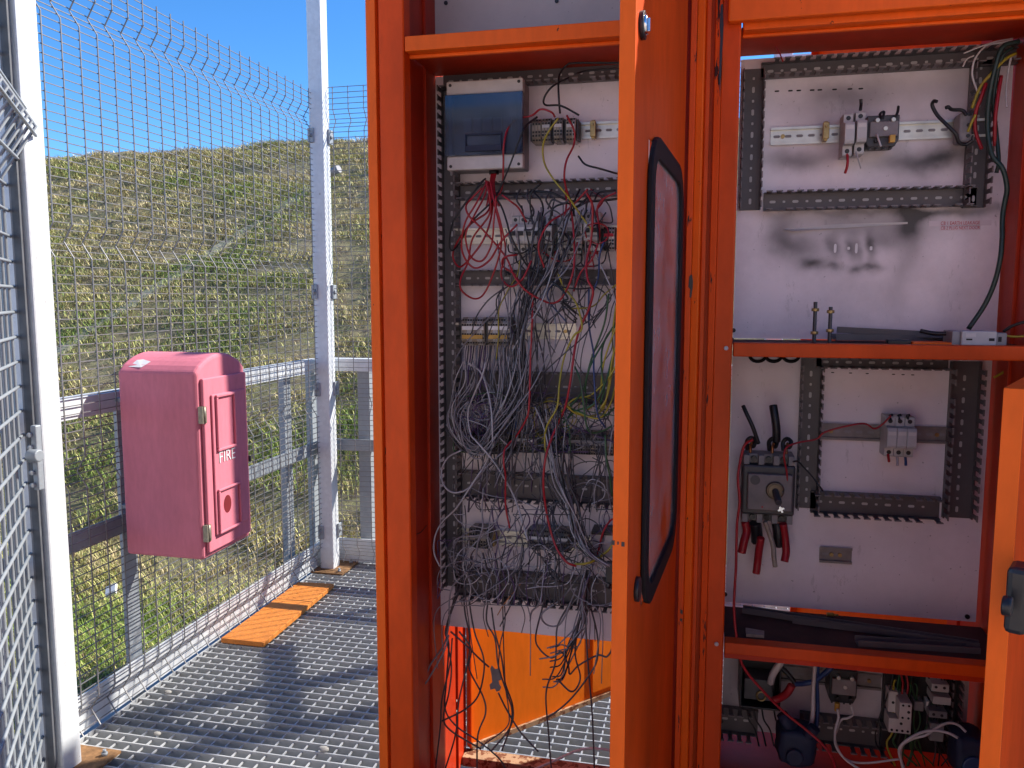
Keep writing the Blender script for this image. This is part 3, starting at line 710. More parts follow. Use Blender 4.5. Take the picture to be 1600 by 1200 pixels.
MB().box(B0 + .008, B1 - .003, YP, YP + .002, hit(1180, 529, 'Y', YP).z, 1.8875).build('upper_plate', plate_mat('smoked_plate_paint', up, (.84,.755,.79), (.045,.04,.045), .5), RC)
mid = [pb(1410, 765, 50, 12, .15), pb(1320, 845, 30, 16, .1), pb(1450, 950, 60, 14, .12), pb(1230, 470, 20, 9, .2), pb(1200, 620, 40, 50, .08)]
zmid = hit(1180, 944, 'Y', YP).z
MB().box(B0 + .008, B1 - .007, YP, YP + .002, zmid, zs0 - .012).build('middle_plate', plate_mat('middle_plate_paint', mid, (.82,.74,.79), dirty=.3), RC)
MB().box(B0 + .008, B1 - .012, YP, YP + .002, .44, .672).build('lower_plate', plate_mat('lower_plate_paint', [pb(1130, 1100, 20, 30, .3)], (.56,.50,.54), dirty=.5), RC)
def platehole(px, py, w, h, mat='slot', t=RC, nm='slot_hole'):
    p = hit(px, py, 'Y', YP); MB().ext([(p.x + a * w, p.z + b * h) for a, b in ((-.5,-.3),(-.3,-.5),(.3,-.5),(.5,-.3),(.5,.3),(.3,.5),(-.3,.5),(-.5,.3))], YP - .0006, YP, 'Y').build(nm, M[mat], t)
for px in (1214, 1235, 1248, 1269, 1281, 1304, 1328, 1345): platehole(px, 142.5 - (px - 1214) * .03, .009, .003)
for px in (1301, 1329, 1355, 1396, 1411, 1426): platehole(px, 582 + (px - 1301) * .03, .006, .002)
for px, h in ((1305, .018), (1326, .006), (1338, .020), (1361, .008)): platehole(px, 388, .005, h, 'white_letter', RC, 'bright_slot')
for px, py in ((1146, 516), (1144, 540 - 9), (1133, 928), (1511, 963), (1127, 1126)):
    p = hit(px, py, 'Y', YP); MB().cyl((p.x, YP - .004, p.z), (p.x, YP, p.z), .0048, 8).build('plate_screw', M['black'], RC)
# bent flap of plate metal
p0 = hit(1222, 359, 'Y', YP); p1 = hit(1418, 350, 'Y', YP)
m = MB(); m.add([(p0.x, YP - .0005, p0.z + .001), (p0.x + .02, YP - .010, p0.z - .004), (p0.x + .12, YP - .004, p0.z + .001), (p1.x, YP - .0005, p1.z), (p1.x, YP - .0005, p1.z + .004), (p0.x + .10, YP - .001, p0.z + .009)], [(0,1,2,5),(5,2,3,4)]); m.build('bent_flap', M['ivory'], RC)
# grommet holes under the shelf
for px in (1184, 1209, 1236):
    p = hit(px, 556, 'Y', 1.776); m = MB(); n = 18
    for k in range(n):
        a = 2 * math.pi * k / n; b = 2 * math.pi * (k + 1) / n
    m.tube([(p.x + .016 * math.cos(2*math.pi*k/n), 1.776, p.z + .012 * math.sin(2*math.pi*k/n)) for k in range(n + 1)], .0035, 6); m.build('grommet', M['rubber'], RC)
# lower door, half open at the right edge of the photo
t = RC; H2 = Vector((.612, 1.560, 0)); E2 = Vector((.346, 1.018, 0)); d2 = (E2 - H2).normalized(); n2 = Vector((-d2.y, d2.x, 0)); n2 = n2 if n2.x > 0 else -n2; L2 = (E2 - H2).length
zt2 = hit(1566, 606, 'Y', 1.02).z
def q2(u, z, o): return H2 + d2 * u + n2 * o + Vector((0, 0, z))
def b2(m, u0, u1, z0, z1, o0, o1): m.obox((q2(u0, z0, o0) + q2(u1, z1, o1)) / 2, d2 * ((u1-u0)/2), n2 * ((o1-o0)/2), Vector((0,0,(z1-z0)/2))); return m
D2 = b2(MB(), 0, L2, .2, zt2, .016, .018).build('lower_door', M['orange'], RC)
m = MB(); b2(m, L2 - .0018, L2 + .0005, .2, zt2, -.003, .0182); b2(m, L2 - .02, L2 - .002, .2, zt2, -.003, -.0015); b2(m, 0, L2 - .003, zt2 - .0018, zt2 + .0002, -.003, .0158); m.build('door_edge', M['orange_edge'], D2, .0008)
zh = hitp(1590, 940, H2 + n2 * .03, n2); uh = (zh - H2).dot(d2)
m = MB(); b2(m, uh - .035, uh + .004, zh.z - .038, zh.z + .038, .0182, .040); hb = m.build('handle', M['black'], D2, .006)
m = MB(); m.cyl(q2(uh + .022, zh.z, .0182), q2(uh + .022, zh.z, .028), .011, 18); m.build('handle_knob', M['black'], hb, .002)
m = MB(); b2(m, uh - .034, uh - .018, zh.z - .035, zh.z + .11, .053, .064); m.build('handle_lever', M['chrome'], hb, .003)
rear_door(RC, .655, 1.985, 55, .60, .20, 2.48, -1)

def chip(L, y, t, mat='black'):
    vs = [];
    for px, py in L: p = hit(px, py, 'Y', y); vs.append((p.x, p.z))
    MB().ext(vs[::-1], y - .0006, y, 'Y').build('paint_chip', M[mat], t)
chip([(1126,8),(1129.5,6),(1130.5,40),(1129,75),(1127,110),(1125,152),(1123.5,120),(1124.5,80),(1125.5,60),(1124.5,40)], 1.5655, RC)
chip([(1077,432),(1081,428),(1083,440),(1082,452),(1080,466),(1077.5,464),(1078.5,452),(1075.5,448)], 1.5655, LC)
chip([(1063,952),(1067,954),(1066.5,960),(1063,958)], 1.5655, LC); chip([(1063,966),(1066,967),(1065.5,971),(1062.5,970)], 1.5655, LC)
for L in ([(598,122),(601,120),(602,134),(600,142)], [(597,165),(600,163),(601,180),(599,186),(598,176)], [(600,210),(602.5,208),(603,232),(601,236)], [(600,262),(602,262),(603,285),(601,290)], [(602,330),(604,330),(604.5,352),(603,356)], [(600,385),(603,382),(604,398),(602,406)], [(602,445),(605,448),(606,470),(603,486),(601.5,470)], [(603,520),(606,524),(606,548),(603.5,545)], [(604,565),(607,562),(608,590),(605.5,600)]):
    chip([(a - 1.2, b) for a, b in L], 1.5825, LC)
# ---------- two closed cabinets continuing the row to the right of the photo
for i, lb in enumerate(('closed orange cabinet next to the stripped one, just outside the photo', 'closed orange cabinet at the far right end of the row')):
    x0 = .672 + i * .66; t = thing('closed_cabinet', lb, 'cabinet', (x0 + .33, 1.77, 0), 'orange electrical cabinets in a row')
    MB().box(x0, x0 + .655, 1.574, 1.97, ZB, ZT).build('body', M['orange'], t, .003)
    MB().box(x0 + .02, x0 + .635, 1.552, 1.572, ZB + .03, ZT - .03).build('door', M['orange'], t, .003)
    MB().box(x0 + .05, x0 + .08, 1.53, 1.552, 1.2, 1.35).build('handle', M['dkgrey'], t, .004)
# plinth under the row
t = MB(); t.box(XL0, 1.99, 1.58, 1.62, .001, ZB - .0005); t.box(XL0, 1.99, 1.96, 2.0, .001, .12); t.box(XL0, XL0 + .04, 1.6205, 1.9595, .001, ZB - .0005)
tag(t.build('cabinet_plinth', M['galv_d']), 'steel plinth frame carrying the row of orange cabinets', 'plinth')

# ---------- added kiosk out of view behind the camera, to bounce warm light
t = thing('bounce_block', 'unseen cream kiosk across the gravel yard behind the photographer', 'reflector', (.5, -4.6, -.45))
kp = simple('cream_bounce', (0.80, 0.62, 0.54), .85, 0, .12, 6, .2)
MB().box(-5.0, 6.0, -6.2, -3.6, -.5, 2.9).build('wall', kp, t)
MB().box(-5.2, 6.2, -6.4, -3.4, 2.902, 3.02).build('roof', M['galv_d'], t)
MB().box(.2, 1.2, -3.6, -3.56, -.45, 1.6).build('door', M['galv_d'], t)
# ================================================================ CABLE DUCTS, RAILS
YD = 1.735
def duct_core(m, x0, x1, z0, z1, horiz, pitch=.0195, tooth=.0125, dep=.048, y=YP, skip=(), rnd=None, ylift=0):
    """open slotted trunking: base, two finger walls with T tips"""
    rnd = rnd or random.Random(int((x0 + z0) * 1000))
    yb = y - .0005
    m.box(x0, x1, yb - .0025, yb, z0, z1, 0)
    t = .0022
    L0, L1 = (x0, x1) if horiz else (z0, z1)
    for side in (0, 1):
        c = ((z0, z0 + t) if side == 0 else (z1 - t, z1)) if horiz else ((x0, x0 + t) if side == 0 else (x1 - t, x1))
        def bx(a, b, ya, yb_, mi=0):
            if horiz: m.box(a, b, ya, yb_, c[0], c[1], mi)
            else: m.box(c[0], c[1], ya, yb_, a, b, mi)
        bx(L0, L1, yb - .014, yb - .0026)
        u = L0 + .003; k = 0
        while u + tooth < L1:
            if (side, k) not in skip and rnd.random() > .05:
                jit = rnd.uniform(-.0008, .0008)
                bx(u + .002, u + tooth - .002, yb - dep + .006, yb - .0142, 0)
                bx(u + jit, u + tooth + jit, yb - dep, yb - dep + .0058, 1)
            u += pitch; k += 1
    # fixing slots: the white plate shows through
    u = L0 + .018; k = 0; mc = (z0 + z1) / 2 if horiz else (x0 + x1) / 2
    while u < L1 - .012:
        w, h = ((.0118, .0052) if k % 2 == 0 else (.0052, .0042))
        pts = [(-.5,-.25),(-.35,-.5),(.35,-.5),(.5,-.25),(.5,.25),(.35,.5),(-.35,.5),(-.5,.25)]
        if horiz: m.ext([(u + a * w, mc + b * h) for a, b in pts], yb - .0032, yb - .0026, 'Y', 2)
        else: m.ext([(mc + b * h, u + a * w) for a, b in pts], yb - .0032, yb - .0026, 'Y', 2)
        u += .0225; k += 1
    return m
def duct(pa, pb_, horiz, label, group, name='cable_duct', yfront=YD, mats=None, **kw):
    A = hit(*pa, 'Y', yfront); B = hit(*pb_, 'Y', yfront)
    x0, x1 = sorted((A.x, B.x)); z0, z1 = sorted((A.z, B.z))
    m = duct_core(MB(), x0, x1, z0, z1, horiz, dep=YP - yfront, **kw)
    o = m.build(name, mats or [M['duct'], M['duct_lt'], M['ltgrey']]); return tag(o, label, 'cable duct', group)
GL = 'slotted cable ducts in the left cabinet'; GR = 'slotted cable ducts in the right cabinet'
# (pixel pairs at mid-run convert to constant heights)
def dh(xa, xb, ym, yt, yb, label, g, **kw):
    zt = hit(ym, yt, 'Y', YD).z; zb = hit(ym, yb, 'Y', YD).z
    A = hit(xa, 600, 'Y', YD).x; B = hit(xb, 600, 'Y', YD).x
    m = duct_core(MB(), A, B, zb, zt, True, dep=YP - YD, **kw); o = m.build('cable_duct', [M['duct'], M['duct_lt'], M['ltgrey']]); return tag(o, label, 'cable duct', g)
dh(688, 1012, 830, 96, 126, 'grey slotted cable duct along the top of the left cabinet above the blue-lidded box', GL)
dh(713, 1012, 830, 281, 307, 'grey slotted cable duct below the blue-lidded box, above the white breakers', GL)
dh(713, 1012, 830, 421, 446, 'grey slotted cable duct directly below the white breakers in the left cabinet', GL)
dh(713, 1012, 830, 583, 630, 'wide grey slotted cable duct below the paired terminal blocks', GL)
dh(713, 1012, 830, 745, 788, 'wide grey slotted cable duct beneath the hidden terminal row, above the lowest rail', GL)
dh(700, 1012, 830, 903, 948, 'lowest wide grey slotted cable duct at the bottom of the left plate', GL)
xa = hit(686, 540, 'Y', YD).x; xb = hit(712, 540, 'Y', YD).x
o = duct_core(MB(), max(xa, -.5845), xb, hit(700, 945, 'Y', YD).z + .03, hit(700, 128, 'Y', YD).z - .002, False, dep=YP - YD).build('cable_duct', [M['duct'], M['duct_lt'], M['ltgrey']]); tag(o, 'tall vertical slotted cable duct down the left side of the left cabinet plate', 'cable duct', GL)
# right cabinet, upper frame of ducts
def dv(xt, xb_, ym, yt, yb, label, g, **kw):
    A = hit(xt, ym, 'Y', YD).x; B = hit(xb_, ym, 'Y', YD).x; zt = hit((xt + xb_) / 2, yt, 'Y', YD).z; zb = hit((xt + xb_) / 2, yb, 'Y', YD).z
    o = duct_core(MB(), A, B, zb, zt, False, dep=YP - YD, **kw).build('cable_duct', [M['duct'], M['duct_lt'], M['ltgrey']]); return tag(o, label, 'cable duct', g)
dv(1160, 1194, 210, 99, 325, 'vertical slotted duct left of the upper rail in the right cabinet', GR)
dh(1176, 1600, 1360, 80, 106, 'slotted duct running along the very top of the right cabinet', GR)
dh(1186, 1519, 1360, 293, 323, 'slotted duct below the upper rail in the right cabinet', GR)
dv(1520, 1556, 210, 84, 321, 'vertical slotted duct full of coloured cables right of the upper rail', GR)
# middle frame
dv(1251, 1285, 680, 562, 802, 'vertical slotted duct between the rotary breaker and the three-pole fuse holder', GR)
dh(1279, 1490, 1390, 561, 578, 'dark slotted duct hidden just under the middle shelf of the right cabinet', GR)
dv(1488, 1536, 690, 567, 818, 'wide vertical slotted duct at the right edge of the middle plate', GR)
dh(1278, 1489, 1385, 779, 814, 'slotted duct with bent fingers below the three-pole fuse holder', GR)
# lower compartment ducts
dh(1136, 1205, 1170, 1121, 1162, 'short slotted duct at the lower left of the bottom compartment', GR)
dh(1275, 1420, 1340, 1135, 1180, 'slotted duct behind the white loop cables in the bottom compartment', GR)
dv(1488, 1506, 1100, 1052, 1180, 'narrow vertical duct at the right of the contactors in the bottom compartment', GR)

def rail(xa, xb, ym, yc, label, g='metal mounting rails', mat='zinc', y=YP, name='mounting_rail'):
    x0 = hit(xa, 600, 'Y', y).x; x1 = hit(xb, 600, 'Y', y).x; z = hit(ym, yc, 'Y', y - .005).z
    m = MB(); b = y - .0003
    prof = [(b, z-.0125),(b-.0014, z-.0125),(b-.0014, z+.0125),(b, z+.0125)]
    m.box(x0, x1, b - .0014, b, z - .0135, z + .0135)
    for s in (-1, 1):
        m.box(x0, x1, b - .0075, b - .0015, z + s * .0125, z + s * .0137)
        m.box(x0, x1, b - .0075, b - .0064, z + s * .0138, z + s * .0175)
    u = x0 + .012
    pts = [(-.5,-.2),(-.35,-.5),(.35,-.5),(.5,-.2),(.5,.2),(.35,.5),(-.35,.5),(-.5,.2)]
    while u < x1 - .01:
        m.ext([(u + a * .013, z + c * .0055) for a, c in pts], b - .0018, b - .0014, 'Y', 1); u += .0225
    for ux in (x0 + .024, x1 - .024):
        m.cyl((ux, b - .005, z), (ux, b - .0014, z), .0042, 10, 2)
    o = m.build(name, [M[mat], M['grey'], M['brass']]); tag(o, label, 'mounting rail', g); return x0, x1, z
railL1 = rail(830, 1012, 900, 205, 'slotted metal rail carrying the terminal blocks beside the blue-lidded box')
railL2 = rail(712, 1012, 800, 368, 'slotted metal rail carrying the row of white breakers')
railL3 = rail(714, 900, 800, 517, 'slotted metal rail behind the paired terminal blocks')
railL4 = rail(714, 1012, 830, 692, 'slotted metal rail almost hidden by wires under the wide duct')
railL5 = rail(714, 1000, 830, 843, 'lowest slotted metal rail of the left cabinet, with yellowish plating', mat='zinc')
railR1 = rail(1191, 1519, 1360, 207, 'slotted metal rail across the smoke-stained upper plate')
railR2 = rail(1282, 1488, 1390, 677, 'slotted metal rail holding the three-pole fuse holder', mat='dullrail')
railR3 = rail(1291, 1343, 1317, 868, 'short bare piece of metal rail screwed below the duct frame', mat='dullrail')
railR4 = rail(1225, 1400, 1310, 1060, 'dull metal rail in the bottom compartment of the right cabinet', mat='dullrail')

# ================================================================ DEVICES
def breaker(px, py, poles, label, name='circuit_breaker', group=None, w=.0178, yb=YP - .008, mats=('ivory','white_letter'), lever='black', screws=True, h=.082, dep=.066, marks=None):
    """modular DIN device: stepped front, screw wells, toggles; centred where the photo shows its front"""
    c = hit(px, py, 'Y', yb - dep * .8); W_ = w * poles
    t = thing(name, label, 'breaker' if name == 'circuit_breaker' else name.replace('_', ' '), (c.x, yb, c.z - h / 2), group)
    for i in range(poles):
        x0 = c.x - W_ / 2 + i * w + .0003; x1 = x0 + w - .0006
        z = c.z; b = yb
        prof = [(b, z-h/2), (b-dep*.62, z-h/2), (b-dep*.66, z-h/2+.003), (b-dep*.66, z-h*.27), (b-dep*.95, z-h*.25), (b-dep, z-h*.18), (b-dep, z+h*.18), (b-dep*.95, z+h*.25), (b-dep*.66, z+h*.27), (b-dep*.66, z+h/2-.003), (b-dep*.62, z+h/2), (b, z+h/2)]
        MB().ext(prof, x0, x1, 'X').build('body', M[mats[0]], t, .0008)
        xc = (x0 + x1) / 2
        if lever:
            m = MB(); m.box(xc - w*.28, xc + w*.28, b - dep - .007, b - dep + .001, z - .004, z + .005); m.build('toggle', M[lever], t, .001)
        m = MB(); m.box(x0 + .002, x1 - .002, b - dep - .0006, b - dep + .0003, z + h*.08, z + h*.165); m.build('marking', M[mats[1]], t)
        if marks: 
            m = MB(); m.box(x0 + .003, x1 - .003, b - dep - .0006, b - dep, z - h*.16, z - h*.11); m.build('marking', M[marks], t)
        for s in (-1, 1):
            m = MB(); m.cyl((xc, b - dep*.66 - .0006, z + s*h*.385), (xc, b - dep*.66 + .002, z + s*h*.385), w*.24, 12); m.build('terminal', M['black'], t)
    return t
# --- left cabinet, top: enclosure with blue lid
def blue_box():
    yb, yf = YP - .0015, 1.705
    A = hit(697, 128, 'Y', yf); B = hit(817, 262, 'Y', yf)
    x0, x1, z1, z0 = A.x, B.x, A.z, B.z
    t = thing('distribution_box', 'small light grey distribution box with a smoky blue hinged lid', 'distribution box', ((x0+x1)/2, yb, z0))
    zt_ = hit(757, 146, 'Y', yf).z; zl = hit(757, 242, 'Y', yf).z
    m = MB(); m.box(x0 + .004, x1 - .002, yf + .020, yb, z0 + .002, z1 - .002); m.build('base', M['grey'], t, .003)
    m = MB(); m.box(x0, x1, yf, yf + .0195, zt_, z1); m.build('cover_strip', M['ivory'], t, .003)
    m = MB(); m.box(x0, x1, yf, yf + .0195, z0, zl); m.build('cover_strip', M['ivory'], t, .003)
    m = MB(); m.box(x0 + .004, x0 + .012, yf + .003, yf + .0195, zl + .0003, zt_ - .0003); m.box(x1 - .012, x1 - .004, yf + .003, yf + .0195, zl + .0003, zt_ - .0003); m.build('side_cheek', M['ltgrey'], t)
    # devices faintly seen through the lid
    m = MB(); m.box(x0 + .02, x1 - .02, yf + .017, yf + .0185, zl + .02, zt_ - .02); ins = m.build('inner_mask', M['grey'], t)
    for k in range(5):
        xx = x0 + .035 + k * .022
        m = MB(); m.box(xx, xx + .018, yf + .010, yf + .0168, (zl+zt_)/2 - .012, (zl+zt_)/2 + .016); m.build('module', M['ltgrey'], ins, .001)
    m = MB(); m.box(x0 - .001, x1 + .001, yf - .008, yf - .006, zl - .001, zt_ - .001); m.box(x0 - .001, x0 + .001, yf - .0058, yf - .0003, zl - .001, zt_ - .001); m.box(x1 - .001, x1 + .001, yf - .0058, yf - .0003, zl - .001, zt_ - .001)
    lid = m.build('lid', M['bluecover'], t, .001)
    m = MB(); xc0 = hit(727, 220, 'Y', yf - .01).x; xc1 = hit(784, 220, 'Y', yf - .01).x; za = hit(757, 208, 'Y', yf - .01).z; zb = hit(757, 236, 'Y', yf - .01).z
    m.box(xc0, xc1, yf - .0135, yf - .0085, zb, zb + .012); m.box(xc0, xc0 + .0025, yf - .0135, yf - .0085, zb + .0121, za); m.box(xc1 - .0025, xc1, yf - .0135, yf - .0085, zb + .0121, za); m.box(xc0 + .0026, xc1 - .0026, yf - .0135, yf - .0085, za - .004, za)
    m.build('lid_latch', M['bluep'], lid, .0008)
    for sx, sz in ((x0 + .009, z1 - .008), (x1 - .009, z1 - .008), (x0 + .009, z0 + .008), (x1 - .009, z0 + .008)):
        MB().cyl((sx, yf - .0008, sz), (sx, yf + .001, sz), .0034, 12).build('screw', M['black'], t)
    m = MB(); p = hit(771, 268, 'Y', yf + .03); m.cyl((p.x, yf + .035, z0 + .0015), (p.x, yf + .035, z0 - .006), .011, 16); m.build('cable_gland', M['black'], t)
    m = MB(); p = hit(756, 175, 'Y', yf - .0083)
    return t
blue_box()

def terminal_row(px0, px1, pyc, label, group='terminal blocks in the left cabinet', h=.05, dep=.045, cols=('beige',), strip=None, strip2=None, yb=YP - .008, pitch=.0055, end=True):
    x0 = hit(px0, pyc, 'Y', yb - dep).x; x1 = hit(px1, pyc, 'Y', yb - dep).x; z = hit((px0+px1)/2, pyc, 'Y', yb - dep).z
    t = thing('terminal_block', label, 'terminal block', ((x0+x1)/2, yb, z - h/2), group)
    n = max(2, int((x1 - x0) / pitch)); pw = (x1 - x0) / n
    m = MB()
    for i in range(n):
        a = x0 + i * pw + .0003; b = a + pw - .0006; mi = 0 if len(cols) == 1 else (i // 2) % len(cols)
        prof = [(yb, z-h/2), (yb-dep*.7, z-h/2), (yb-dep, z-h*.30), (yb-dep, z+h*.30), (yb-dep*.7, z+h/2), (yb, z+h/2)]
        m.ext(prof, a, b, 'X', mi)
    m.build('body', [M[c] for c in cols], t)
    m = MB()
    for i in range(n):
        xc = x0 + (i + .5) * pw
        for zz in (.40, .24, -.10, -.24, -.40):
            yy = yb - dep * (1 if abs(zz) < .31 else .86)
            m.box(xc - pw*.30, xc + pw*.30, yy - .0012, yy + .001, z + zz*h - .0022, z + zz*h + .0022)
    m.build('wire_entry', M['slot'], t)
    if strip: MB().box(x0 + .002, x1 - .002, yb - dep - .0022, yb - dep - .0001, z + h*.06, z + h*.19).build('marker_strip', M[strip], t)
    if strip2: MB().box(x0 + .002, x1 - .004, yb - dep - .0032, yb - dep - .0001, z - h*.26, z - h*.12).build('jumper_bar', M[strip2], t)
    if end:
        for a in (x0 - .0052, x1 + .0006): MB().box(a, a + .0046, yb - dep * .8, yb, z - h*.42, z + h*.42).build('end_stop', M['dkgrey'], t, .001)
    return t
terminal_row(831, 845, 203, 'small beige terminal block, leftmost of the four beside the blue-lidded box', cols=('beige',))
terminal_row(846, 860, 202, 'beige and dark terminal block, second from the left beside the blue-lidded box', cols=('beige','grey'), strip='ltgrey')
terminal_row(865, 879, 201, 'terminal block with green and beige slices, third from the left beside the blue-lidded box', cols=('beige','grey','beige'), strip='ivory')
terminal_row(884, 899, 201, 'terminal block with a red wire in its top, rightmost of four by the blue-lidded box', cols=('beige','ivory'), strip='ivory')
terminal_row(721, 757, 518, 'terminal block with white marker strip and amber jumpers, left one of the pair', cols=('beige','ltgrey'), strip='white_letter', strip2='amber', h=.062)
terminal_row(762, 797, 518, 'terminal block with white marker strip and amber jumpers, right one of the pair', cols=('beige','ltgrey'), strip='white_letter', strip2='amber', h=.062)
terminal_row(722, 800, 694, 'dark terminal block buried in blue wires at the left of the hidden row', cols=('dkgrey','beige'), strip='ltgrey')
terminal_row(806, 838, 692, 'terminal block with a white marker, middle of the hidden row under the wide duct', cols=('grey','beige'), strip='white_letter')
terminal_row(845, 958, 694, 'long dark terminal block at the right of the hidden row', cols=('dkgrey','beige','grey'), strip='grey')
terminal_row(734, 763, 843, 'terminal block at the left end of the lowest rail', cols=('beige','dkgrey'), strip='grey')
terminal_row(826, 888, 846, 'terminal block with a long white marker strip on the lowest rail', cols=('grey','beige'), strip='white_letter')
terminal_row(942, 960, 372, 'small terminal block with red bottoms just left of the open door edge', cols=('dkgrey','ivory'), strip='ink')
# end clamps
def clamp(px, py, label, mat='brass', g='end clamps on the rails'):
    c = hit(px, py, 'Y', YP - .025); m = MB(); m.box(c.x - .004, c.x + .004, YP - .028, YP - .008, c.z - .019, c.z + .019); m.box(c.x - .006, c.x + .006, YP - .034, YP - .0282, c.z - .016, c.z + .016); m.cyl((c.x, YP - .037, c.z + .008), (c.x, YP - .034, c.z + .008), .0028, 8)
    o = m.build('end_clamp', M[mat], None, .001); tag(o, label, 'clamp', g)
clamp(927, 202, 'rusty end clamp on the rail right of the four small terminal blocks')
clamp(1290, 205, 'brown end clamp on the rail left of the white fuse holder pair')
clamp(770, 841, 'yellowish end clamp beside the terminal block at the left end of the lowest rail')
# white relay box near the door edge
c0 = hit(924, 829, 'Y', 1.72); c1 = hit(962, 872, 'Y', 1.72); c1.x += .05
t = thing('relay_module', 'white relay module with a black top, half hidden behind the open door edge', 'relay', (c0.x + .03, 1.77, c1.z))
MB().box(c0.x, c1.x, 1.72, 1.772, c1.z, c0.z - .008).build('body', M['ivory'], t, .002)
MB().box(c0.x, c1.x, 1.716, 1.772, c0.z - .0075, c0.z).build('top_cover', M['black'], t, .001)
# breakers row 2
xs = [806, 831, 855, 880]
for i, px in enumerate((810, 834, 858)):
    breaker(px, 366, 2 if i < 2 else 1, ('white two-pole breaker, leftmost on the second rail', 'white two-pole breaker, second from the left on the second rail', 'white single-pole breaker in the middle of the second rail')[i], group='white breakers on the second rail', w=.0170)
breaker(892, 366, 3, 'white three-pole earth leakage breaker with a grey front band on the second rail', group='white breakers on the second rail', mats=('ivory','grey'), lever='black', marks='grey', w=.0172)
breaker(925, 361, 2, 'white two-pole breaker with a green mark, rightmost on the second rail', group='white breakers on the second rail', marks='green_mark' if 'green_mark' in M else 'grey', w=.0168)
# ferrules under the breakers
for i, px in enumerate((805, 829, 853, 868, 880, 905, 922, 933)):
    p = hit(px, 396, 'Y', 1.735); m = MB(); m.cyl((p.x, 1.735, p.z + .006), (p.x, 1.735, p.z - .002), .0026, 8, 0); m.cyl((p.x, 1.735, p.z - .0022), (p.x, 1.735, p.z - .012), .0019, 8, 1)
    tag(m.build('wire_ferrule', [WM['red'], M['ltgrey']]), 'crimped wire end with red sleeve just under the white breakers', 'ferrule', 'wire ferrules under the breakers')
# --- right cabinet, upper rail
fz = lambda l: 'fuse holders on the right cabinet rails'
breaker(1326, 209, 1, 'pale grey single fuse holder, left one of the pair on the smoke-stained plate', 'fuse_holder', 'fuse holders on the upper rail', mats=('ltgrey','ivory'), lever=None, w=.0185)
breaker(1345, 206, 1, 'pale grey single fuse holder with a charred stub on top, right one of the pair', 'fuse_holder', 'fuse holders on the upper rail', mats=('ltgrey','ivory'), lever=None, w=.0185)
breaker(1407, 684, 3, 'pale three-pole fuse holder on the short rail of the middle plate', 'fuse_holder', mats=('ltgrey','ivory'), lever=None, w=.0182)
def contactor(px0, py0, px1, py1, label, mat='dkgrey', dep=.05, yb=YP - .008):
    A = hit(px0, py0, 'Y', yb - dep); B = hit(px1, py1, 'Y', yb - dep); x0, x1, z1, z0 = A.x, B.x, A.z, B.z; w = x1 - x0; h = z1 - z0
    t = thing('contactor', label, 'contactor', ((x0+x1)/2, yb, z0)); yf = yb - dep
    prof = [(x0, z0 + h*.12), (x0 + w*.08, z0), (x1 - w*.12, z0), (x1, z0 + h*.2), (x1, z1), (x0, z1)]
    MB().ext(prof, yf, yb, 'Y').build('body', M[mat], t, .002)
    m = MB(); m.box(x0 + w*.08, x1 - w*.06, yf - .008, yf - .0001, z0 + h*.3, z1 - h*.22); fr = m.build('front_face', M['duct_lt'], t, .0015)
    for fx, fz_ in ((.3, .82), (.78, .82), (.3, .18), (.78, .18), (.55, .55)):
        m = MB(); m.cyl((x0 + w*fx, yf - .010, z0 + h*fz_), (x0 + w*fx, yf - .0001, z0 + h*fz_), .0042, 10); m.build('terminal', M['zinc'] if fz_ > .5 else M['black'], t, .0006)
    for k in range(4):
        m = MB(); m.box(x0 + w*(.10 + .22*k), x0 + w*(.16 + .22*k), yf + .004, yf + .02, z0 - .004, z0 - .0001); m.build('foot', M['black'], t)
    return t
contactor(1355, 181, 1404, 228, 'charred black contactor with a yellow lug beside the pale fuse holders')
# small round-edged block at the right end of the upper rail
t = thing('terminal_block', 'grey screw terminal block with black cable stubs at the right end of the rail', 'terminal block', tuple(hit(1509, 222, 'Y', 1.77)))
A = hit(1500, 175, 'Y', 1.73); B = hit(1519, 222, 'Y', 1.73)
MB().box(A.x, B.x, 1.73, 1.772, B.z, A.z).build('body', M['grey'], t, .006)
for k in range(3): MB().cyl((B.x - .008, 1.728, B.z + .012 + k*.02), (B.x - .008, 1.731, B.z + .012 + k*.02), .0035, 10).build('terminal', M['black'], t)
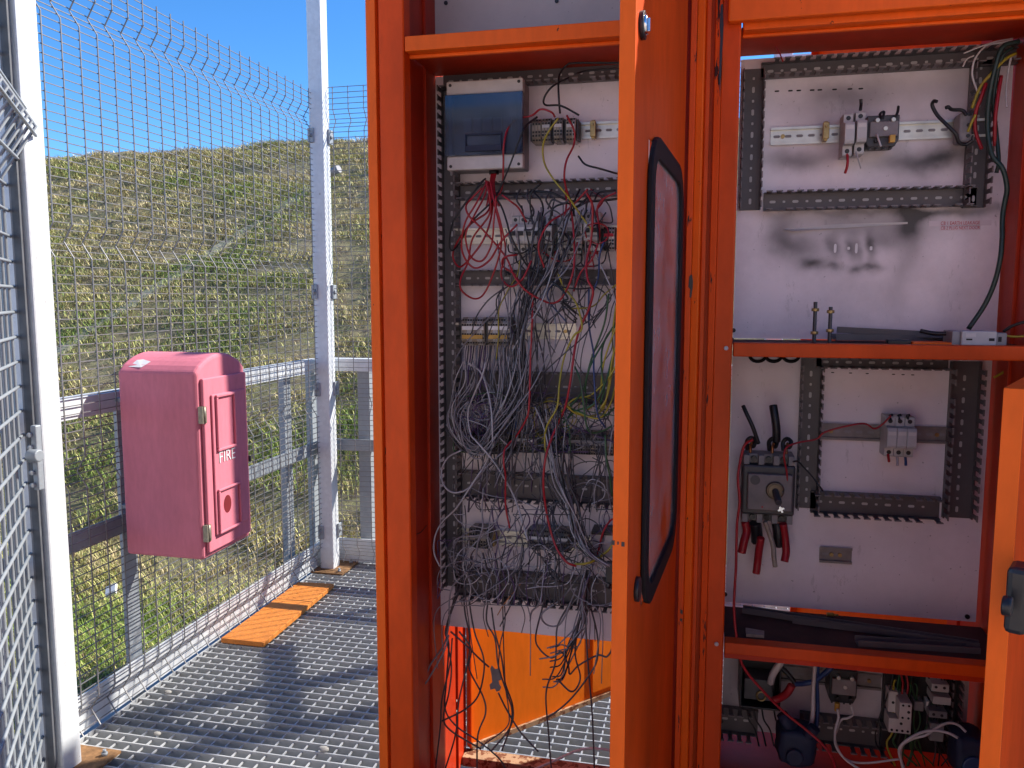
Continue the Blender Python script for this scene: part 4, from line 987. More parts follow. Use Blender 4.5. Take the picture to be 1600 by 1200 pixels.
# --- moulded case breaker with rotary shaft
def mccb():
    yb = YP - .002; yf = yb - .062
    A = hit(1161, 711, 'Y', yf); B = hit(1240, 821, 'Y', yf); x0, x1, z1, z0 = A.x, B.x, A.z, B.z; w = x1-x0; h = z1-z0
    t = thing('moulded_case_breaker', 'large dark grey moulded breaker with a rotary shaft and cut cables', 'breaker', ((x0+x1)/2, yb, z0))
    MB().box(x0, x1, yf, yb, z0 + h*.13, z1 - h*.14).build('body', M['dkgrey'], t, .004)
    for (za, zb_, nm) in ((z1 - h*.138, z1, 'upper_terminals'), (z0, z0 + h*.128, 'lower_terminals')):
        m = MB(); m.box(x0 + .002, x1 - .002, yf + .022, yb, za, zb_)
        for k in range(4): xx = x0 + .002 + k*(w - .016)/3; m.box(xx, xx + .012, yf + .004, yf + .0218, za, zb_)
        tb = m.build(nm, M['grey'], t, .001)
        for k in range(3): xx = x0 + .008 + (k + .5)*(w - .016)/3; MB().cyl((xx, yf + .012, (za+zb_)/2), (xx, yf + .0218, (za+zb_)/2), .006, 12).build('terminal_screw', M['black'], tb)
    A2 = hit(1169, 740, 'Y', yf - .012); B2 = hit(1237, 800, 'Y', yf - .012)
    fp = MB().box(A2.x, B2.x, yf - .012, yf - .0001, B2.z, A2.z).build('front_plate', M['duct_lt'], t, .002)
    c = hit(1180, 750, 'Y', yf - .0125); MB().cyl((c.x, yf - .0135, c.z), (c.x, yf - .012, c.z), .010, 20).build('round_label', M['dkgrey'], fp)
    c = hit(1212, 769, 'Y', yf - .03); m = MB(); m.tube([(c.x + .015*math.cos(2*math.pi*k/20), yf - .016, c.z + .015*math.sin(2*math.pi*k/20)) for k in range(21)], .0035, 8); m.cyl((c.x, yf - .012, c.z), (c.x, yf - .02, c.z), .013, 18); m.build('shaft_collar', M['darkbrass'], t)
    m = MB(); m.cyl((c.x, yf - .018, c.z), (c.x + .004, yf - .055, c.z - .016), .0068, 10); m.build('shaft', M['dkgrey'], t, .001)
    c = hit(1220, 795, 'Y', yf - .014); m = MB(); m.cyl((c.x, yf - .018, c.z), (c.x, yf - .012, c.z), .0042, 8); m.obox((c.x, yf - .019, c.z), (.006,0,.003), (0,.001,0), (-.0008,0,.0016)); m.obox((c.x, yf - .021, c.z), (.003,0,-.006), (0,.001,0), (.0016,0,.0008)); m.build('shaft_pin', M['chrome'], t)
    c = hit(1191, 792, 'Y', yf - .0125); MB().cyl((c.x, yf - .0135, c.z), (c.x, yf - .012, c.z), .002, 8).build('indicator', WM['red'], t)
mccb()
# --- bottom compartment devices
A = hit(1157, 1040, 'Y', 1.70); B = hit(1219, 1112, 'Y', 1.70)
t = thing('isolator_box', 'black open isolator housing at the left of the bottom compartment', 'isolator', ((A.x+B.x)/2, 1.77, B.z))
m = MB(); m.box(A.x, B.x, 1.772, 1.778, B.z, A.z); m.box(A.x, A.x + .004, 1.70, 1.7718, B.z, A.z); m.box(B.x - .004, B.x, 1.70, 1.7718, B.z, A.z); m.box(A.x + .0042, B.x - .0042, 1.70, 1.7718, B.z, B.z + .004); m.build('housing', M['black'], t, .001)
m = MB(); m.box(A.x + .010, B.x - .014, 1.716, 1.7715, B.z + .012, B.z + .058); m.build('core', M['dkgrey'], t, .002)
c = hit(1190, 1092, 'Y', 1.70); m = MB(); m.tube([(c.x + .009*math.cos(2*math.pi*k/16), 1.712, c.z + .010*math.sin(2*math.pi*k/16)) for k in range(17)], .0024, 6); m.build('copper_ring', M['brass'], t)
contactor(1297, 1046, 1338, 1101, 'black tapered contactor with a yellow cable lug in the bottom compartment', 'black', .055)
def small_dev(name, label, cat, px0, py0, px1, py1, yf, mat, holes=(), extra=None):
    A = hit(px0, py0, 'Y', yf); B = hit(px1, py1, 'Y', yf)
    t = thing(name, label, cat, ((A.x+B.x)/2, 1.775, B.z)); MB().box(A.x, B.x, yf, 1.777, B.z, A.z).build('body', M[mat], t, .0015)
    for (fx, fy, r) in holes:
        x = A.x + (B.x-A.x)*fx; z = A.z + (B.z-A.z)*fy; MB().cyl((x, yf - .0006, z), (x, yf + .001, z), r, 10).build('terminal', M['slot'], t)
    return t
small_dev('backing_board', 'large black backing plate behind the pale contactors in the bottom compartment', 'mounting plate', 1381, 1052, 1486, 1180, 1.765, 'black')
small_dev('auxiliary_contact', 'tall pale auxiliary contact block behind the front pale contactor block', 'contact block', 1389, 1080, 1402, 1114, 1.735, 'ivory', ((.5,.52,.003),))
small_dev('auxiliary_contact', 'pale protruding contact block with four screw wells', 'contact block', 1406, 1098, 1424, 1127, 1.700, 'ivory', ((.28,.14,.0024),(.75,.14,.0024),(.28,.85,.0024),(.75,.85,.0024),(.75,.5,.003)))
small_dev('overload_relay', 'pale overload relay with four terminals at the foot of the contactors', 'relay', 1389, 1122, 1423, 1148, 1.722, 'ivory', ((.15,.8,.0026),(.38,.8,.0026),(.62,.8,.0026),(.86,.8,.0026),(.55,.3,.003)))
small_dev('fuse_carrier', 'pale fuse carrier with two screw wells, topmost at the right of the bottom compartment', 'fuse carrier', 1456, 1068, 1483, 1083, 1.722, 'ltgrey', ((.25,.4,.003),(.72,.42,.003)))
small_dev('fuse_carrier', 'flat pale fuse carrier with a faint print, middle of three in the bottom compartment', 'fuse carrier', 1458, 1088, 1486, 1103, 1.720, 'ltgrey')
small_dev('fuse_carrier', 'purple-grey fuse carrier with two wells, lowest at the right of the bottom compartment', 'fuse carrier', 1452, 1110, 1480, 1124, 1.722, 'grey', ((.25,.5,.003),(.7,.55,.003)))
small_dev('relay_module', 'small grey relay module between the contactors and the fuse carriers', 'relay', 1429, 1096, 1443, 1112, 1.735, 'grey')
small_dev('relay_module', 'dim grey relay module below the lowest fuse carrier', 'relay', 1454, 1130, 1474, 1160, 1.735, 'grey')
small_dev('marker_tag', 'thin white marker tag between the grey relay and the fuse carriers', 'tag', 1448, 1096, 1452, 1112, 1.742, 'white_letter')
# blue plastic plug bodies
def blob(name, label, cat, px, py, y, rx_, rz_, ry_, mat, seed, boxy=.5):
    c = hit(px, py, 'Y', y); bm = bmesh.new(); bmesh.ops.create_cube(bm, size=2); bmesh.ops.subdivide_edges(bm, edges=bm.edges, cuts=5, use_grid_fill=True)
    for v in bm.verts:
        n = v.co.normalized(); p = n.lerp(v.co, boxy); k = 1 + .16 * mnoise.noise(n * 2.1 + Vector((seed, 0, 0)))
        v.co = Vector((p.x * rx_ * k, p.y * ry_ * k, p.z * rz_ * k))
    m = MB(); m.add([v.co + c for v in bm.verts], [[v.index for v in f.verts] for f in bm.faces], 0, True); bm.free(); return m, c
t = thing('industrial_plug', 'dark blue industrial plug socket lying at the bottom of the lower compartment', 'plug', tuple(hit(1243, 1190, 'Y', 1.66)))
m, c = blob('', '', '', 1243, 1160, 1.67, .040, .040, .035, 'bluep', 3, .55); m.build('body', M['bluep'], t)
m = MB(); m.cyl(c + Vector((-.012, -.01, .034)), c + Vector((-.030, -.005, .062)), .015, 14, 0, .011); m.build('cable_neck', M['bluep'], t)
m = MB(); m.cyl(c + Vector((.02, -.025, .03)), c + Vector((.032, -.028, .052)), .012, 14); m.build('hinge_boss', M['bluep'], t, .001)
m = MB(); m.cyl(c + Vector((-.006, -.036, -.010)), c + Vector((-.006, -.046, -.010)), .017, 20); m.build('socket_cap', M['bluep'], t, .003)
t = thing('industrial_plug', 'mid blue plug body at the lower right, partly behind the open door edge', 'plug', tuple(hit(1510, 1195, 'Y', 1.66)))
m, c = blob('', '', '', 1512, 1172, 1.67, .030, .042, .035, 'bluep', 8, .7); m.build('body', M['bluep'], t)
m = MB(); m.cyl(c + Vector((0, -.034, -.012)), c + Vector((0, -.042, -.012)), .020, 18); m.build('socket_cap', simple('mid_blue_plastic', (.03,.07,.17), .4), t, .002)

# --- things lying on the shelves
def stick(P0, P1, w, h, mat, name, label, cat, group=None, mats=None):
    m = MB(); m.bar(P0, P1, w, h); o = m.build(name, M[mat], None, .001); tag(o, label, cat, group); return o
zz = zs1 - .0028
def on(px, py, z): return hit(px, py, 'Z', z)
def duct_scrap(P0, P1, w, label, mat='duct', teeth=False, name='duct_scrap'):
    P0 = Vector(P0); P1 = Vector(P1); d = (P1-P0); L = d.length; d.normalize(); s = d.cross(Vector((0,0,1))).normalized(); u = s.cross(d); m = MB()
    c = (P0+P1)/2
    m.obox(c, d*(L/2), s*(w/2), u*.0012); m.obox(c + s*(w/2 - .001) + u*.006, d*(L/2), s*.001, u*.0048); m.obox(c - s*(w/2 - .001) + u*.006, d*(L/2), s*.001, u*.0048)
    if teeth:
        k = .01
        while k < L - .01:
            m.obox(P0 + d*k + u*.0016, d*.004, s*(w*.18), u*.0004, 1); k += .02
    o = m.build(name, [M[mat], M['ltgrey']]); return tag(o, label, 'duct scrap')
duct_scrap((hit(1303,524,'Y',1.70).x, 1.70, zz + .005), (hit(1484,527,'Y',1.73).x, 1.73, zz + .004), .03, 'dark duct lid lying on the middle shelf behind the threaded rods')
duct_scrap((hit(1308,520,'Y',1.73).x, 1.735, zz + .018), (hit(1480,520,'Y',1.70).x, 1.71, zz + .010), .022, 'upper dark duct lid stacked crosswise on the middle shelf')
A = hit(1423, 534, 'Y', 1.62); B = hit(1484, 536, 'Y', 1.62)
tag(MB().box(A.x, B.x, 1.605, 1.64, zz + .0003, zz + .006).build('orange_strip', M['orange_edge'], None, .0006), 'bright orange metal strip lying on the middle shelf beside the loose breaker', 'strip')
A = hit(1386, 530, 'Y', 1.62); B = hit(1422, 537, 'Y', 1.62)
tag(MB().box(A.x, B.x, 1.612, 1.635, zz + .0003, zz + .010).build('rubber_block', M['black'], None, .002), 'small black block on the middle shelf left of the orange strip', 'block')
def rod(px, py0, py1, y, label):
    a = hit(px, py1, 'Y', y); b = hit(px, py0, 'Y', y); t = thing('threaded_rod', label, 'threaded rod', (a.x, y, zz)); m = MB()
    z = zz; b.x = a.x
    pts = []; k = 0
    while z < b.z: pts.append((a.x, y, z)); z += .0012; k += 1
    m.tube(pts, [.0034 + (.0005 if i % 2 else 0) for i in range(len(pts))], 8); m.build('rod', M['rust'] if False else M['dkgrey'], t)
    for f in (.24, .80) if py0 < 475 else (.34, .86):
        zc = zz + (b.z - zz) * f; MB().cyl((a.x, y, zc - .003), (a.x, y, zc + .003), .0072, 6).build('nut', M['brass'], t, .0004)
rod(1272, 471, 530, 1.66, 'taller threaded rod with two nuts standing on the middle shelf')
rod(1296, 479, 530, 1.66, 'shorter threaded rod with two nuts standing on the middle shelf')
def loose_breaker():
    A = hit(1484, 513, 'Y', 1.62); B = hit(1568, 538, 'Y', 1.62); y0, y1 = 1.60, 1.66
    z0 = zz + .0003; z1 = A.z - .004; x0, x1 = A.x, B.x; w = x1 - x0
    t = thing('circuit_breaker', 'grey breaker lying on its side on the middle shelf with cables out of both ends', 'breaker', ((x0+x1)/2, 1.63, zz))
    MB().box(x0, x0 + w*.16, y0 + .004, y1, z0, z1).build('terminal_end', M['grey'], t, .002)
    m = MB(); m.box(x0 + w*.162, x0 + w*.80, y0, y1, z0, z1); m.build('body', M['ltgrey'], t, .002)
    m = MB(); m.box(x0 + w*.802, x1, y0 + .004, y1, z0, z1 - .003); m.build('terminal_end', M['grey'], t, .002)
    m = MB(); m.box(x0 + w*.66, x0 + w*.76, y0 - .0006, y0, (z0+z1)/2 - .004, (z0+z1)/2 + .001); m.build('slot', M['slot'], t)
    m = MB(); m.box(x0 + w*.25, x0 + w*.36, y0 - .0006, y0, (z0+z1)/2 - .003, (z0+z1)/2); m.build('slot', M['slot'], t)
    m = MB(); m.box(x0 + w*.24, x0 + w*.42, y0 - .0005, y0, (z0+z1)/2 + .003, z1 - .004); m.build('rating_label', M['ivory'], t)
    m = MB(); m.box(x0 + w*.84, x0 + w*.90, y0 + .0034, y0 + .004, z0 + .008, z1 - .010); m.build('slot', M['slot'], t)
loose_breaker()
# lower shelf scraps
zz2 = ZLS + .0004
duct_scrap(on(1160, 955, zz2 + .004), on(1530, 1011, zz2 + .004) , .018, 'long grey duct lid lying diagonally across the lower shelf')
duct_scrap(on(1238, 972, zz2 + .002) , on(1440, 998, zz2 + .002), .010, 'narrow grey duct strip beside the long lid on the lower shelf')
duct_scrap(on(1338, 1005, zz2 + .002), on(1528, 1017, zz2 + .002), .026, 'dark perforated duct strip at the front right of the lower shelf', teeth=True)
P = [on(1165, 985, zz2), on(1194, 990, zz2), on(1194, 997, zz2), on(1166, 995, zz2)]
m = MB(); m.add([p + Vector((0,0,.006)) for p in P] + P, [(0,1,2,3),(4,5,1,0),(5,6,2,1),(6,7,3,2),(7,4,0,3)]); tag(m.build('plastic_chip', M['beige']), 'broken beige plastic chip at the left of the lower shelf', 'debris')
p = on(1296, 963, zz2); m = MB(); m.cyl(p + Vector((-.006, 0, .004)), p + Vector((.008, .001, .004)), .004, 10); m.cyl(p + Vector((.0082, .001, .004)), p + Vector((.018, .003, .003)), .0022, 8)
tag(m.build('cable_lug', M['amber']), 'yellow crimp lug lying at the back of the lower shelf', 'cable lug')
# --- printed labels
def sticker(px0, py0, px1, py1, text, label):
    A = hit(px0, py0, 'Y', YP - .0004); B = hit(px1, py1, 'Y', YP - .0004)
    t = thing('printed_label', label, 'label', ((A.x+B.x)/2, YP, B.z), 'printed labels on the upper plate')
    MB().box(A.x, B.x, YP - .0008, YP - .0003, B.z, A.z).build('tape', M['tape'], t)
    cu = bpy.data.curves.new('lettering', 'FONT'); cu.body = text; cu.size = (A.z - B.z) * .92; cu.align_x = 'CENTER'; cu.align_y = 'CENTER'
    tmp = bpy.data.objects.new('tmp', cu); COL.objects.link(tmp); bpy.context.view_layer.update(); me = bpy.data.meshes.new_from_object(tmp); bpy.data.objects.remove(tmp)
    w = max(v.co.x for v in me.vertices) - min(v.co.x for v in me.vertices); tw = hit(1531, py0, 'Y', YP).x - hit(1470, py0, 'Y', YP).x
    xc = (hit(1470, py0, 'Y', YP).x + hit(1531, py0, 'Y', YP).x) / 2
    me.transform(Matrix.Translation((xc, YP - .0012, (A.z+B.z)/2)) @ Matrix.Rotation(R(90), 4, 'X') @ Matrix.Diagonal((tw / w, 1, 1, 1)))
    o = bpy.data.objects.new('lettering', me); me.materials.clear(); me.materials.append(M['ink']); COL.objects.link(o); o.parent = t; o.matrix_parent_inverse = Matrix.Translation(-t.location)
sticker(1452, 345.5, 1549, 352, 'CB 1 EARTH LEAKAGE', 'long printed label reading CB 1 EARTH LEAKAGE on the upper plate')
sticker(1468, 353, 1532, 359.5, 'CB 2 PLUG NEXT DOOR', 'short printed label reading CB 2 PLUG NEXT DOOR, just below the longer label')
# torn scrap hanging among the loose wires
def poly_px(P, y, th, mat, name, label, cat):
    vs = []; 
    for px, py in P: p = hit(px, py, 'Y', y); vs.append((p.x, p.z))
    return tag(MB().ext(vs[::-1], y, y + th, 'Y').build(name, M[mat], None, .0003), label, cat)
poly_px([(768,1040),(773,1046),(780,1045),(783,1052),(783,1062),(779,1064),(780,1070),(783,1074),(781,1079),(776,1081),(773,1076),(766,1078),(765,1070),(769,1066),(768,1055),(766,1045)], 1.80, .003, 'grey', 'broken_plastic_bracket', 'broken grey plastic bracket dangling among the wires in front of the orange rear door', 'bracket')

# ================================================================ WIRES
wr = random.Random(11)
WHERE = ['in the tangle of the left cabinet']
BUCKET = {}
def wire(pts, r, c, label=None, group=None, y=1.70, n=6, name='wire', sides=6, jy=.012, st=False):
    P = []
    ph = wr.uniform(0, 6.28)
    for i, p in enumerate(pts):
        yy = p[2] if len(p) > 2 else y + jy * math.sin(ph + i * 1.3)
        P.append(hit(p[0], p[1], 'Y', yy))
    if st: BUCKET.setdefault(c, []).append((spline(P, n), r)); return
    o = MB().tube(spline(P, n), r, sides).build(name, WM[c] if c in WM else M[c])
    return tag(o, label or 'loose %s wire %s' % (dict(dgrey='dark grey', lgrey='light grey').get(c, c), WHERE[0]), 'wire', group or 'loose wires in the left cabinet')
def Z(x0, y0, s): return lambda *L: [(x0 + a / s, y0 + b / s) + tuple(k) for a, b, *k in L]
a_ = Z(680, 80, 5.455); b_ = Z(680, 290, 5.455); c_ = Z(680, 470, 5.455); d_ = Z(680, 680, 5.455); e_ = Z(640, 880, 3.7515); f_ = Z(640, 1000, 4.848)
r1, r2, r3 = .0021, .0016, .0012
# named, individually recognisable wires
wire(a_((1140,225),(1000,300),(930,395),(940,458),(1070,465),(1225,545)), r1, 'black', 'black wire curling in an open hook above the small terminal blocks', n=9)
wire(a_((1640,110),(1540,100),(1200,100),(1120,120),(1060,200),(1050,300),(1055,420),(1064,530)), r1, 'black', 'black wire dropping straight into the small terminal blocks from the top duct', n=9)
wire(a_((1640,150),(1540,150),(1300,165),(1195,195)), r1, 'black', 'short black wire lying in the top duct of the left cabinet')
wire(a_((1220,895),(1280,965),(1400,1000),(1560,1045),(1660,1060)), r1, 'black', 'black wire end pointing up left below the bare stretch of rail', n=8)
wire(a_((1020,560),(990,520),(900,495),(820,550),(700,578),(620,660),(585,800),(580,1000),(565,1180)) + b_((490,130),(440,230),(300,330),(190,480),(150,600),(200,690),(270,650),(400,480),(470,300),(490,120),(450,-40)), r1, 'red', 'long red wire arching over the blue-lidded box and looping down its left side', n=8)
wire(b_((430,-45),(465,100),(460,250),(320,450),(280,650),(215,800),(230,900),(340,965),(430,900),(530,650),(565,450),(520,220),(480,80),(440,-40)), r1, 'red', 'red wire hanging in a long U below the blue-lidded box', n=8, y=1.69)
wire(b_((400,20),(300,120),(262,180),(290,260),(400,370),(550,540),(620,640),(680,780),(780,900),(930,985),(1010,1000),(1080,955),(1150,820),(1185,650),(1180,400),(1150,150),(1110,0)) + a_((1100,1050),(1120,930),(1180,800),(1185,680),(1120,545)), r1, 'red', 'red wire swinging in a wide arc from the small terminal blocks under the breakers', n=8, y=1.675)
wire(b_((700,590),(620,600),(575,630),(580,690),(680,760),(740,860),(790,910)), r1, 'red', 'red wire hooking round left of the breakers near the third duct', y=1.685)
wire(b_((570,80),(650,140),(710,190),(780,312)), r1, 'red', 'short red wire ending at the top left breaker', y=1.68)
wire(b_((1290,60),(1340,180),(1330,450),(1290,650),(1300,800),(1345,900),(1310,1050),(1250,1180)) + c_((1200,350),(1170,550),(1150,700),(1110,900),(1050,1040),(985,1190)) + d_((940,200),(922,400),(940,600),(980,800),(1040,970),(1120,1080),(1200,1115)), .0025, 'red', 'thick red wire running the full height of the left cabinet near the door edge', n=7, y=1.665)
wire(c_((800,-60),(830,0),(812,500),(800,900),(770,1020),(700,1140)) + d_((640,60),(590,130),(585,250),(600,350),(600,600),(635,790)), r1, 'red', 'red wire zigzagging down the middle of the grey bundle', y=1.668)
wire(a_((870,560),(790,620),(740,700),(640,960),(570,1130)) + b_((540,50),(480,140),(300,320),(215,480),(150,552),(122,510),(140,350),(200,230),(380,-10),(430,-60)), r1, 'black', 'black wire looping tight against the left duct beside the red loops', n=8, y=1.69)
wire(b_((480,60),(560,170),(610,310),(640,420),(720,580),(800,700),(900,760),(1050,860),(1130,960),(1090,990),(1200,1090)) , r1, 'black', 'black wire crossing diagonally from the gland to the right below the breakers', y=1.672)
wire(b_((520,60),(620,70),(750,70),(850,50),(1000,65),(1150,130),(1400,130),(1640,100)), .0026, 'black', 'thick black wire lying along the second duct of the left cabinet', y=1.722)
wire(a_((1050,570),(970,680),(920,800),(930,950),(1000,1080),(1100,1200)) + b_((1130,90),(1240,250),(1340,385)), r1, 'yellow', 'yellow wire running diagonally from the small terminal blocks to the right hand breaker', n=8, y=1.675)
wire(b_((1045,750),(1100,870),(1200,1000),(1245,1150)) + c_((1245,250),(1180,300),(1100,480),(1060,700),(1040,900),(960,1050),(935,1150)) + d_((940,120),(955,160)), r1, 'yellow', 'yellow wire wandering down beside the thick red wire', y=1.67)
wire(b_((720,640),(700,760),(620,890),(545,1050),(540,1200)) + c_((540,300),(520,500)), r3, 'yellow', 'thin yellow green wire crossing the right one of the paired terminal blocks', y=1.68)
wire(c_((1310,-100),(1310,200),(1350,450),(1352,600),(1380,950),(1450,1080)), r1, 'blue', 'blue wire hanging past the right end of the wide duct', y=1.68)
wire(b_((1440,480),(1400,600),(1390,780),(1330,960),(1310,1160)), r1, 'blue', 'dark blue wire running down from the right breaker', y=1.685)
wire(d_((1450,0),(1460,200),(1490,360),(1510,520)), r1, 'green', 'green wire crossing the wide duct close to the door edge', y=1.69)
WHERE[0] = 'looping beside the door edge, right of the wide duct'
# right-hand green and yellow loops
for L, c in (((( 1640,20),(1480,280),(1360,480),(1300,620),(1280,750),(1290,870),(1268,950)),'green'), (((1640,150),(1500,250),(1425,400),(1420,600),(1440,760),(1380,950)),'green'), (((1640,300),(1530,420),(1480,700),(1440,900),(1350,980),(1200,960),(1105,880)),'yellow'),
             (((1640,560),(1540,720),(1500,860),(1400,1000),(1240,960),(1120,890)),'yellow'), (((1560,880),(1450,980),(1350,1000),(1240,950),(1150,920)),'green'), (((1460,50),(1330,220),(1240,330),(1100,450),(960,580),(900,640)),'dgrey'),
             (((1540,40),(1510,300),(1520,500),(1470,800),(1410,920)),'yellow'), (((1190,560),(1240,700),(1300,1090),(1420,1110),(1520,1060)),'green')):
    wire(c_(*L), r1 if c != 'dgrey' else r2, c, y=1.69)
for L, c in ((((380,880),(470,840),(600,860),(560,900)),'dgrey'),): pass
def bundle(paths, n, spread, cols, rr, y0=1.70, ys=.02, label=None, group=None, end=1.0, nn=6, start=1.0, fan=0, fane=0):
    for k in range(n):
        L = wr.choice(paths) if isinstance(paths[0][0], (list, tuple)) else paths
        ox, oy = wr.gauss(0, spread), wr.gauss(0, spread * .5); P = []; cx = ox; cyy = oy
        m = len(L); yb = y0 + wr.uniform(-ys, ys); g1 = wr.uniform(-1, 1) * fan; g2 = wr.uniform(-1, 1) * fane
        for i, p in enumerate(L):
            f = (start if i == 0 else end if i == m - 1 else 1.0)
            cx = .72 * cx + wr.gauss(0, spread * .55); cyy = .72 * cyy + wr.gauss(0, spread * .35)
            ff = g1 * max(0, 1 - i * .28) + g2 * max(0, 1 - (m - 1 - i) * .4)
            P.append((min(p[0] + cx * f + ff, 990), p[1] + cyy * f, min(yb + .008 * math.sin(i * 1.7 + k), 1.76)))
        c = wr.choice(cols); wire(P, wr.choice(rr), c, label, group, n=nn, sides=5)
G5 = ['grey', 'grey', 'dgrey', 'lgrey', 'grey']
WHERE[0] = 'in the trunk hanging down across the white breakers'
# main trunk hanging from the breakers
trunk = [b_((880,180),(860,420),(850,700),(800,900),(740,1100)) + c_((740,300),(730,560),(700,820),(600,1050)) + d_((480,150),(330,330)),
         b_((960,200),(930,450),(880,700),(800,950)) + c_((760,200),(745,500),(720,800),(560,1080)) + d_((440,120),(300,120),(210,-60)),
         b_((1090,200),(1050,420),(960,700),(860,900)) + c_((800,150),(770,420),(760,700),(720,950)) + d_((650,60),(560,260),(480,420)),
         b_((800,380),(820,600),(780,850)) + c_((730,100),(720,400),(740,700),(740,1000)) + d_((720,200),(700,400))]
bundle(trunk, 24, 8.5, ['dgrey', 'grey', 'dgrey', 'lgrey', 'grey', 'black'], [r2, r2, r3], 1.690, .022, fan=48, fane=35)
WHERE[0] = 'in the big loops curling left under the paired terminal blocks'
# fan from under the blocks, loops to the left
loops = [c_((740,300),(700,560),(620,850),(480,1100)) + d_((380,110),(250,60),(190,-100)) + c_((150,960),(170,780)),
         c_((720,400),(690,640),(600,900),(470,1120)) + d_((330,140),(210,50),(150,-100)) + c_((165,900),(260,700),(290,540)),
         c_((760,500),(700,760),(560,1040)) + d_((440,160),(330,160),(240,40)) + c_((220,1000),(300,860))]
bundle(loops, 17, 7.5, G5 + ['purple', 'lgrey'], [r2, r3], 1.682, .02, fan=35)
WHERE[0] = 'dropping out of the bottom of the paired terminal blocks'
# wires dropping from the paired terminal blocks
for k in range(21):
    x = 722 + k * 3.6 + wr.uniform(-.8, .8); 
    wire([(x, 540, 1.735), (x - 1 + wr.uniform(-2, 2), 556, 1.725), (x - 2 + wr.uniform(-5, 5), 585, 1.71), (x + wr.uniform(-14, 14), 625, 1.70), (x + wr.uniform(-22, 22), 655, 1.70), (x + wr.uniform(-25, 25), 682, 1.72)], r2, wr.choice(['grey', 'dgrey', 'purple', 'grey', 'dgrey']), sides=5)
WHERE[0] = 'in the dense nest over the hidden terminal row'
# dense blue-black nest over the hidden terminal row
def nest(x0, x1, y0, y1, n, cols, r=r3, yb=1.70, ys=.02, steps=5, amp=16):
    for k in range(n):
        x = wr.uniform(x0, x1); y = wr.uniform(y0, y1); a = wr.uniform(0, 6.28); P = []
        yy = yb + wr.uniform(-ys, ys); curl = wr.uniform(-.9, .9)
        for i in range(steps + 1):
            P.append((x, y, min(yy + .006 * math.sin(i * 2 + k), 1.765))); a += curl + wr.gauss(0, .35); x += amp * math.cos(a); y += amp * math.sin(a) * .9
            x = min(max(x, x0 - 6), x1 + 6); y = min(max(y, y0 - 6), y1 + 6)
        wire(P, r, wr.choice(cols), n=5, st=True)
nest(716, 800, 625, 690, 30, ['dgrey', 'purple', 'blue', 'dgrey', 'grey'], r2, 1.715, .02)
nest(800, 955, 628, 690, 26, ['dgrey', 'purple', 'grey', 'dgrey', 'grey', 'yellow'], r3, 1.715, .02, 6, 20)
WHERE[0] = 'dropping from the hidden terminal row towards the lower duct'
# wires leaving the hidden row downwards over the white strip
for k in range(26):
    x = wr.uniform(720, 955); dx = wr.gauss(0, 12)
    wire([(x, 690, 1.73), (x + dx * .4, 712, 1.72), (x + dx, 742, 1.715), (x + dx * 1.5 + wr.gauss(0, 6), 768, 1.72), (x + dx * 2 + wr.gauss(0, 8), 800, 1.735)], wr.choice([r2, r3]), wr.choice(['grey', 'dgrey', 'grey', 'dgrey', 'purple']), sides=5)
WHERE[0] = 'in the bundle slanting right to the knot by the door edge'
# big bundle that runs from the middle down right to the knot near the door
knot = [d_((1060,200),(1080,380),(1160,560),(1210,760),(1300,960),(1400,1060),(1520,1120)), d_((1010,100),(1040,330),(1120,540),(1200,720),(1260,900),(1330,1020),(1500,1130)), c_((980,900),(1010,1100)) + d_((1030,160),(1060,400),(1130,600),(1180,800),(1240,960),(1400,1090))]
bundle(knot, 24, 6.0, G5 + ['black'], [r2, r2, r3], 1.682, .02, fan=30)
wire(d_((1190,1100),(1300,1090),(1400,1040),(1500,950),(1560,800)), .0028, 'yellow', 'thick yellow and green earth wire curving up beside the white relay module', y=1.68)
wire(d_((1380,1030),(1420,860),(1455,780),(1510,715),(1600,700)), r1, 'red', 'red wire hooked over the white relay module', y=1.70)
WHERE[0] = 'sweeping past the left end of the lowest rail'
# long light grey wires on the left
wire(c_((430,520),(400,640),(330,800),(280,950),(300,1130)) + d_((350,50),(480,200),(580,350),(680,540),(750,760),(790,900)), r1, 'lgrey', 'light grey wire sweeping from the paired blocks to the lowest rail', y=1.672)
wire(c_((280,530),(380,600),(440,740),(480,950),(490,1200)) + d_((500,60),(420,260),(300,440),(160,490),(70,420),(55,300),(110,190),(220,130)), r1, 'lgrey', 'light grey wire making a large loop over the left duct', y=1.675)
wire(d_((400,290),(300,440),(180,620),(60,740),(0,860),(-10,1000),(40,1120)), r1, 'lgrey', 'light grey wire bulging out past the left duct near the bottom', y=1.675)
wire(d_((410,450),(400,650),(405,780),(360,930),(330,1100)) + e_((250,140),(230,300)), r1, 'grey', y=1.68)
WHERE[0] = 'tangled round the lowest rail and bottom duct'
# lower nest around the lowest rail
for k in range(30):
    x = wr.uniform(720, 960); dx = wr.gauss(0, 14)
    wire([(x, 790, 1.735), (x + wr.gauss(0, 8), 815, 1.715), (x + dx, 845, 1.70), (x + dx + wr.gauss(0, 10), 880, 1.695), (x + dx * 1.4, 915, 1.69), (x + dx * 1.6 + wr.gauss(0, 6), 945, 1.69)], wr.choice([r2, r3]), wr.choice(['grey', 'dgrey', 'grey', 'dgrey', 'lgrey', 'purple']), sides=5)
nest(790, 955, 855, 905, 18, ['grey', 'dgrey', 'lgrey', 'black'], r3, 1.695, .02, 6, 20)
nest(690, 770, 850, 930, 14, ['grey', 'dgrey', 'lgrey', 'purple'], r3, 1.69, .02, 6, 16)
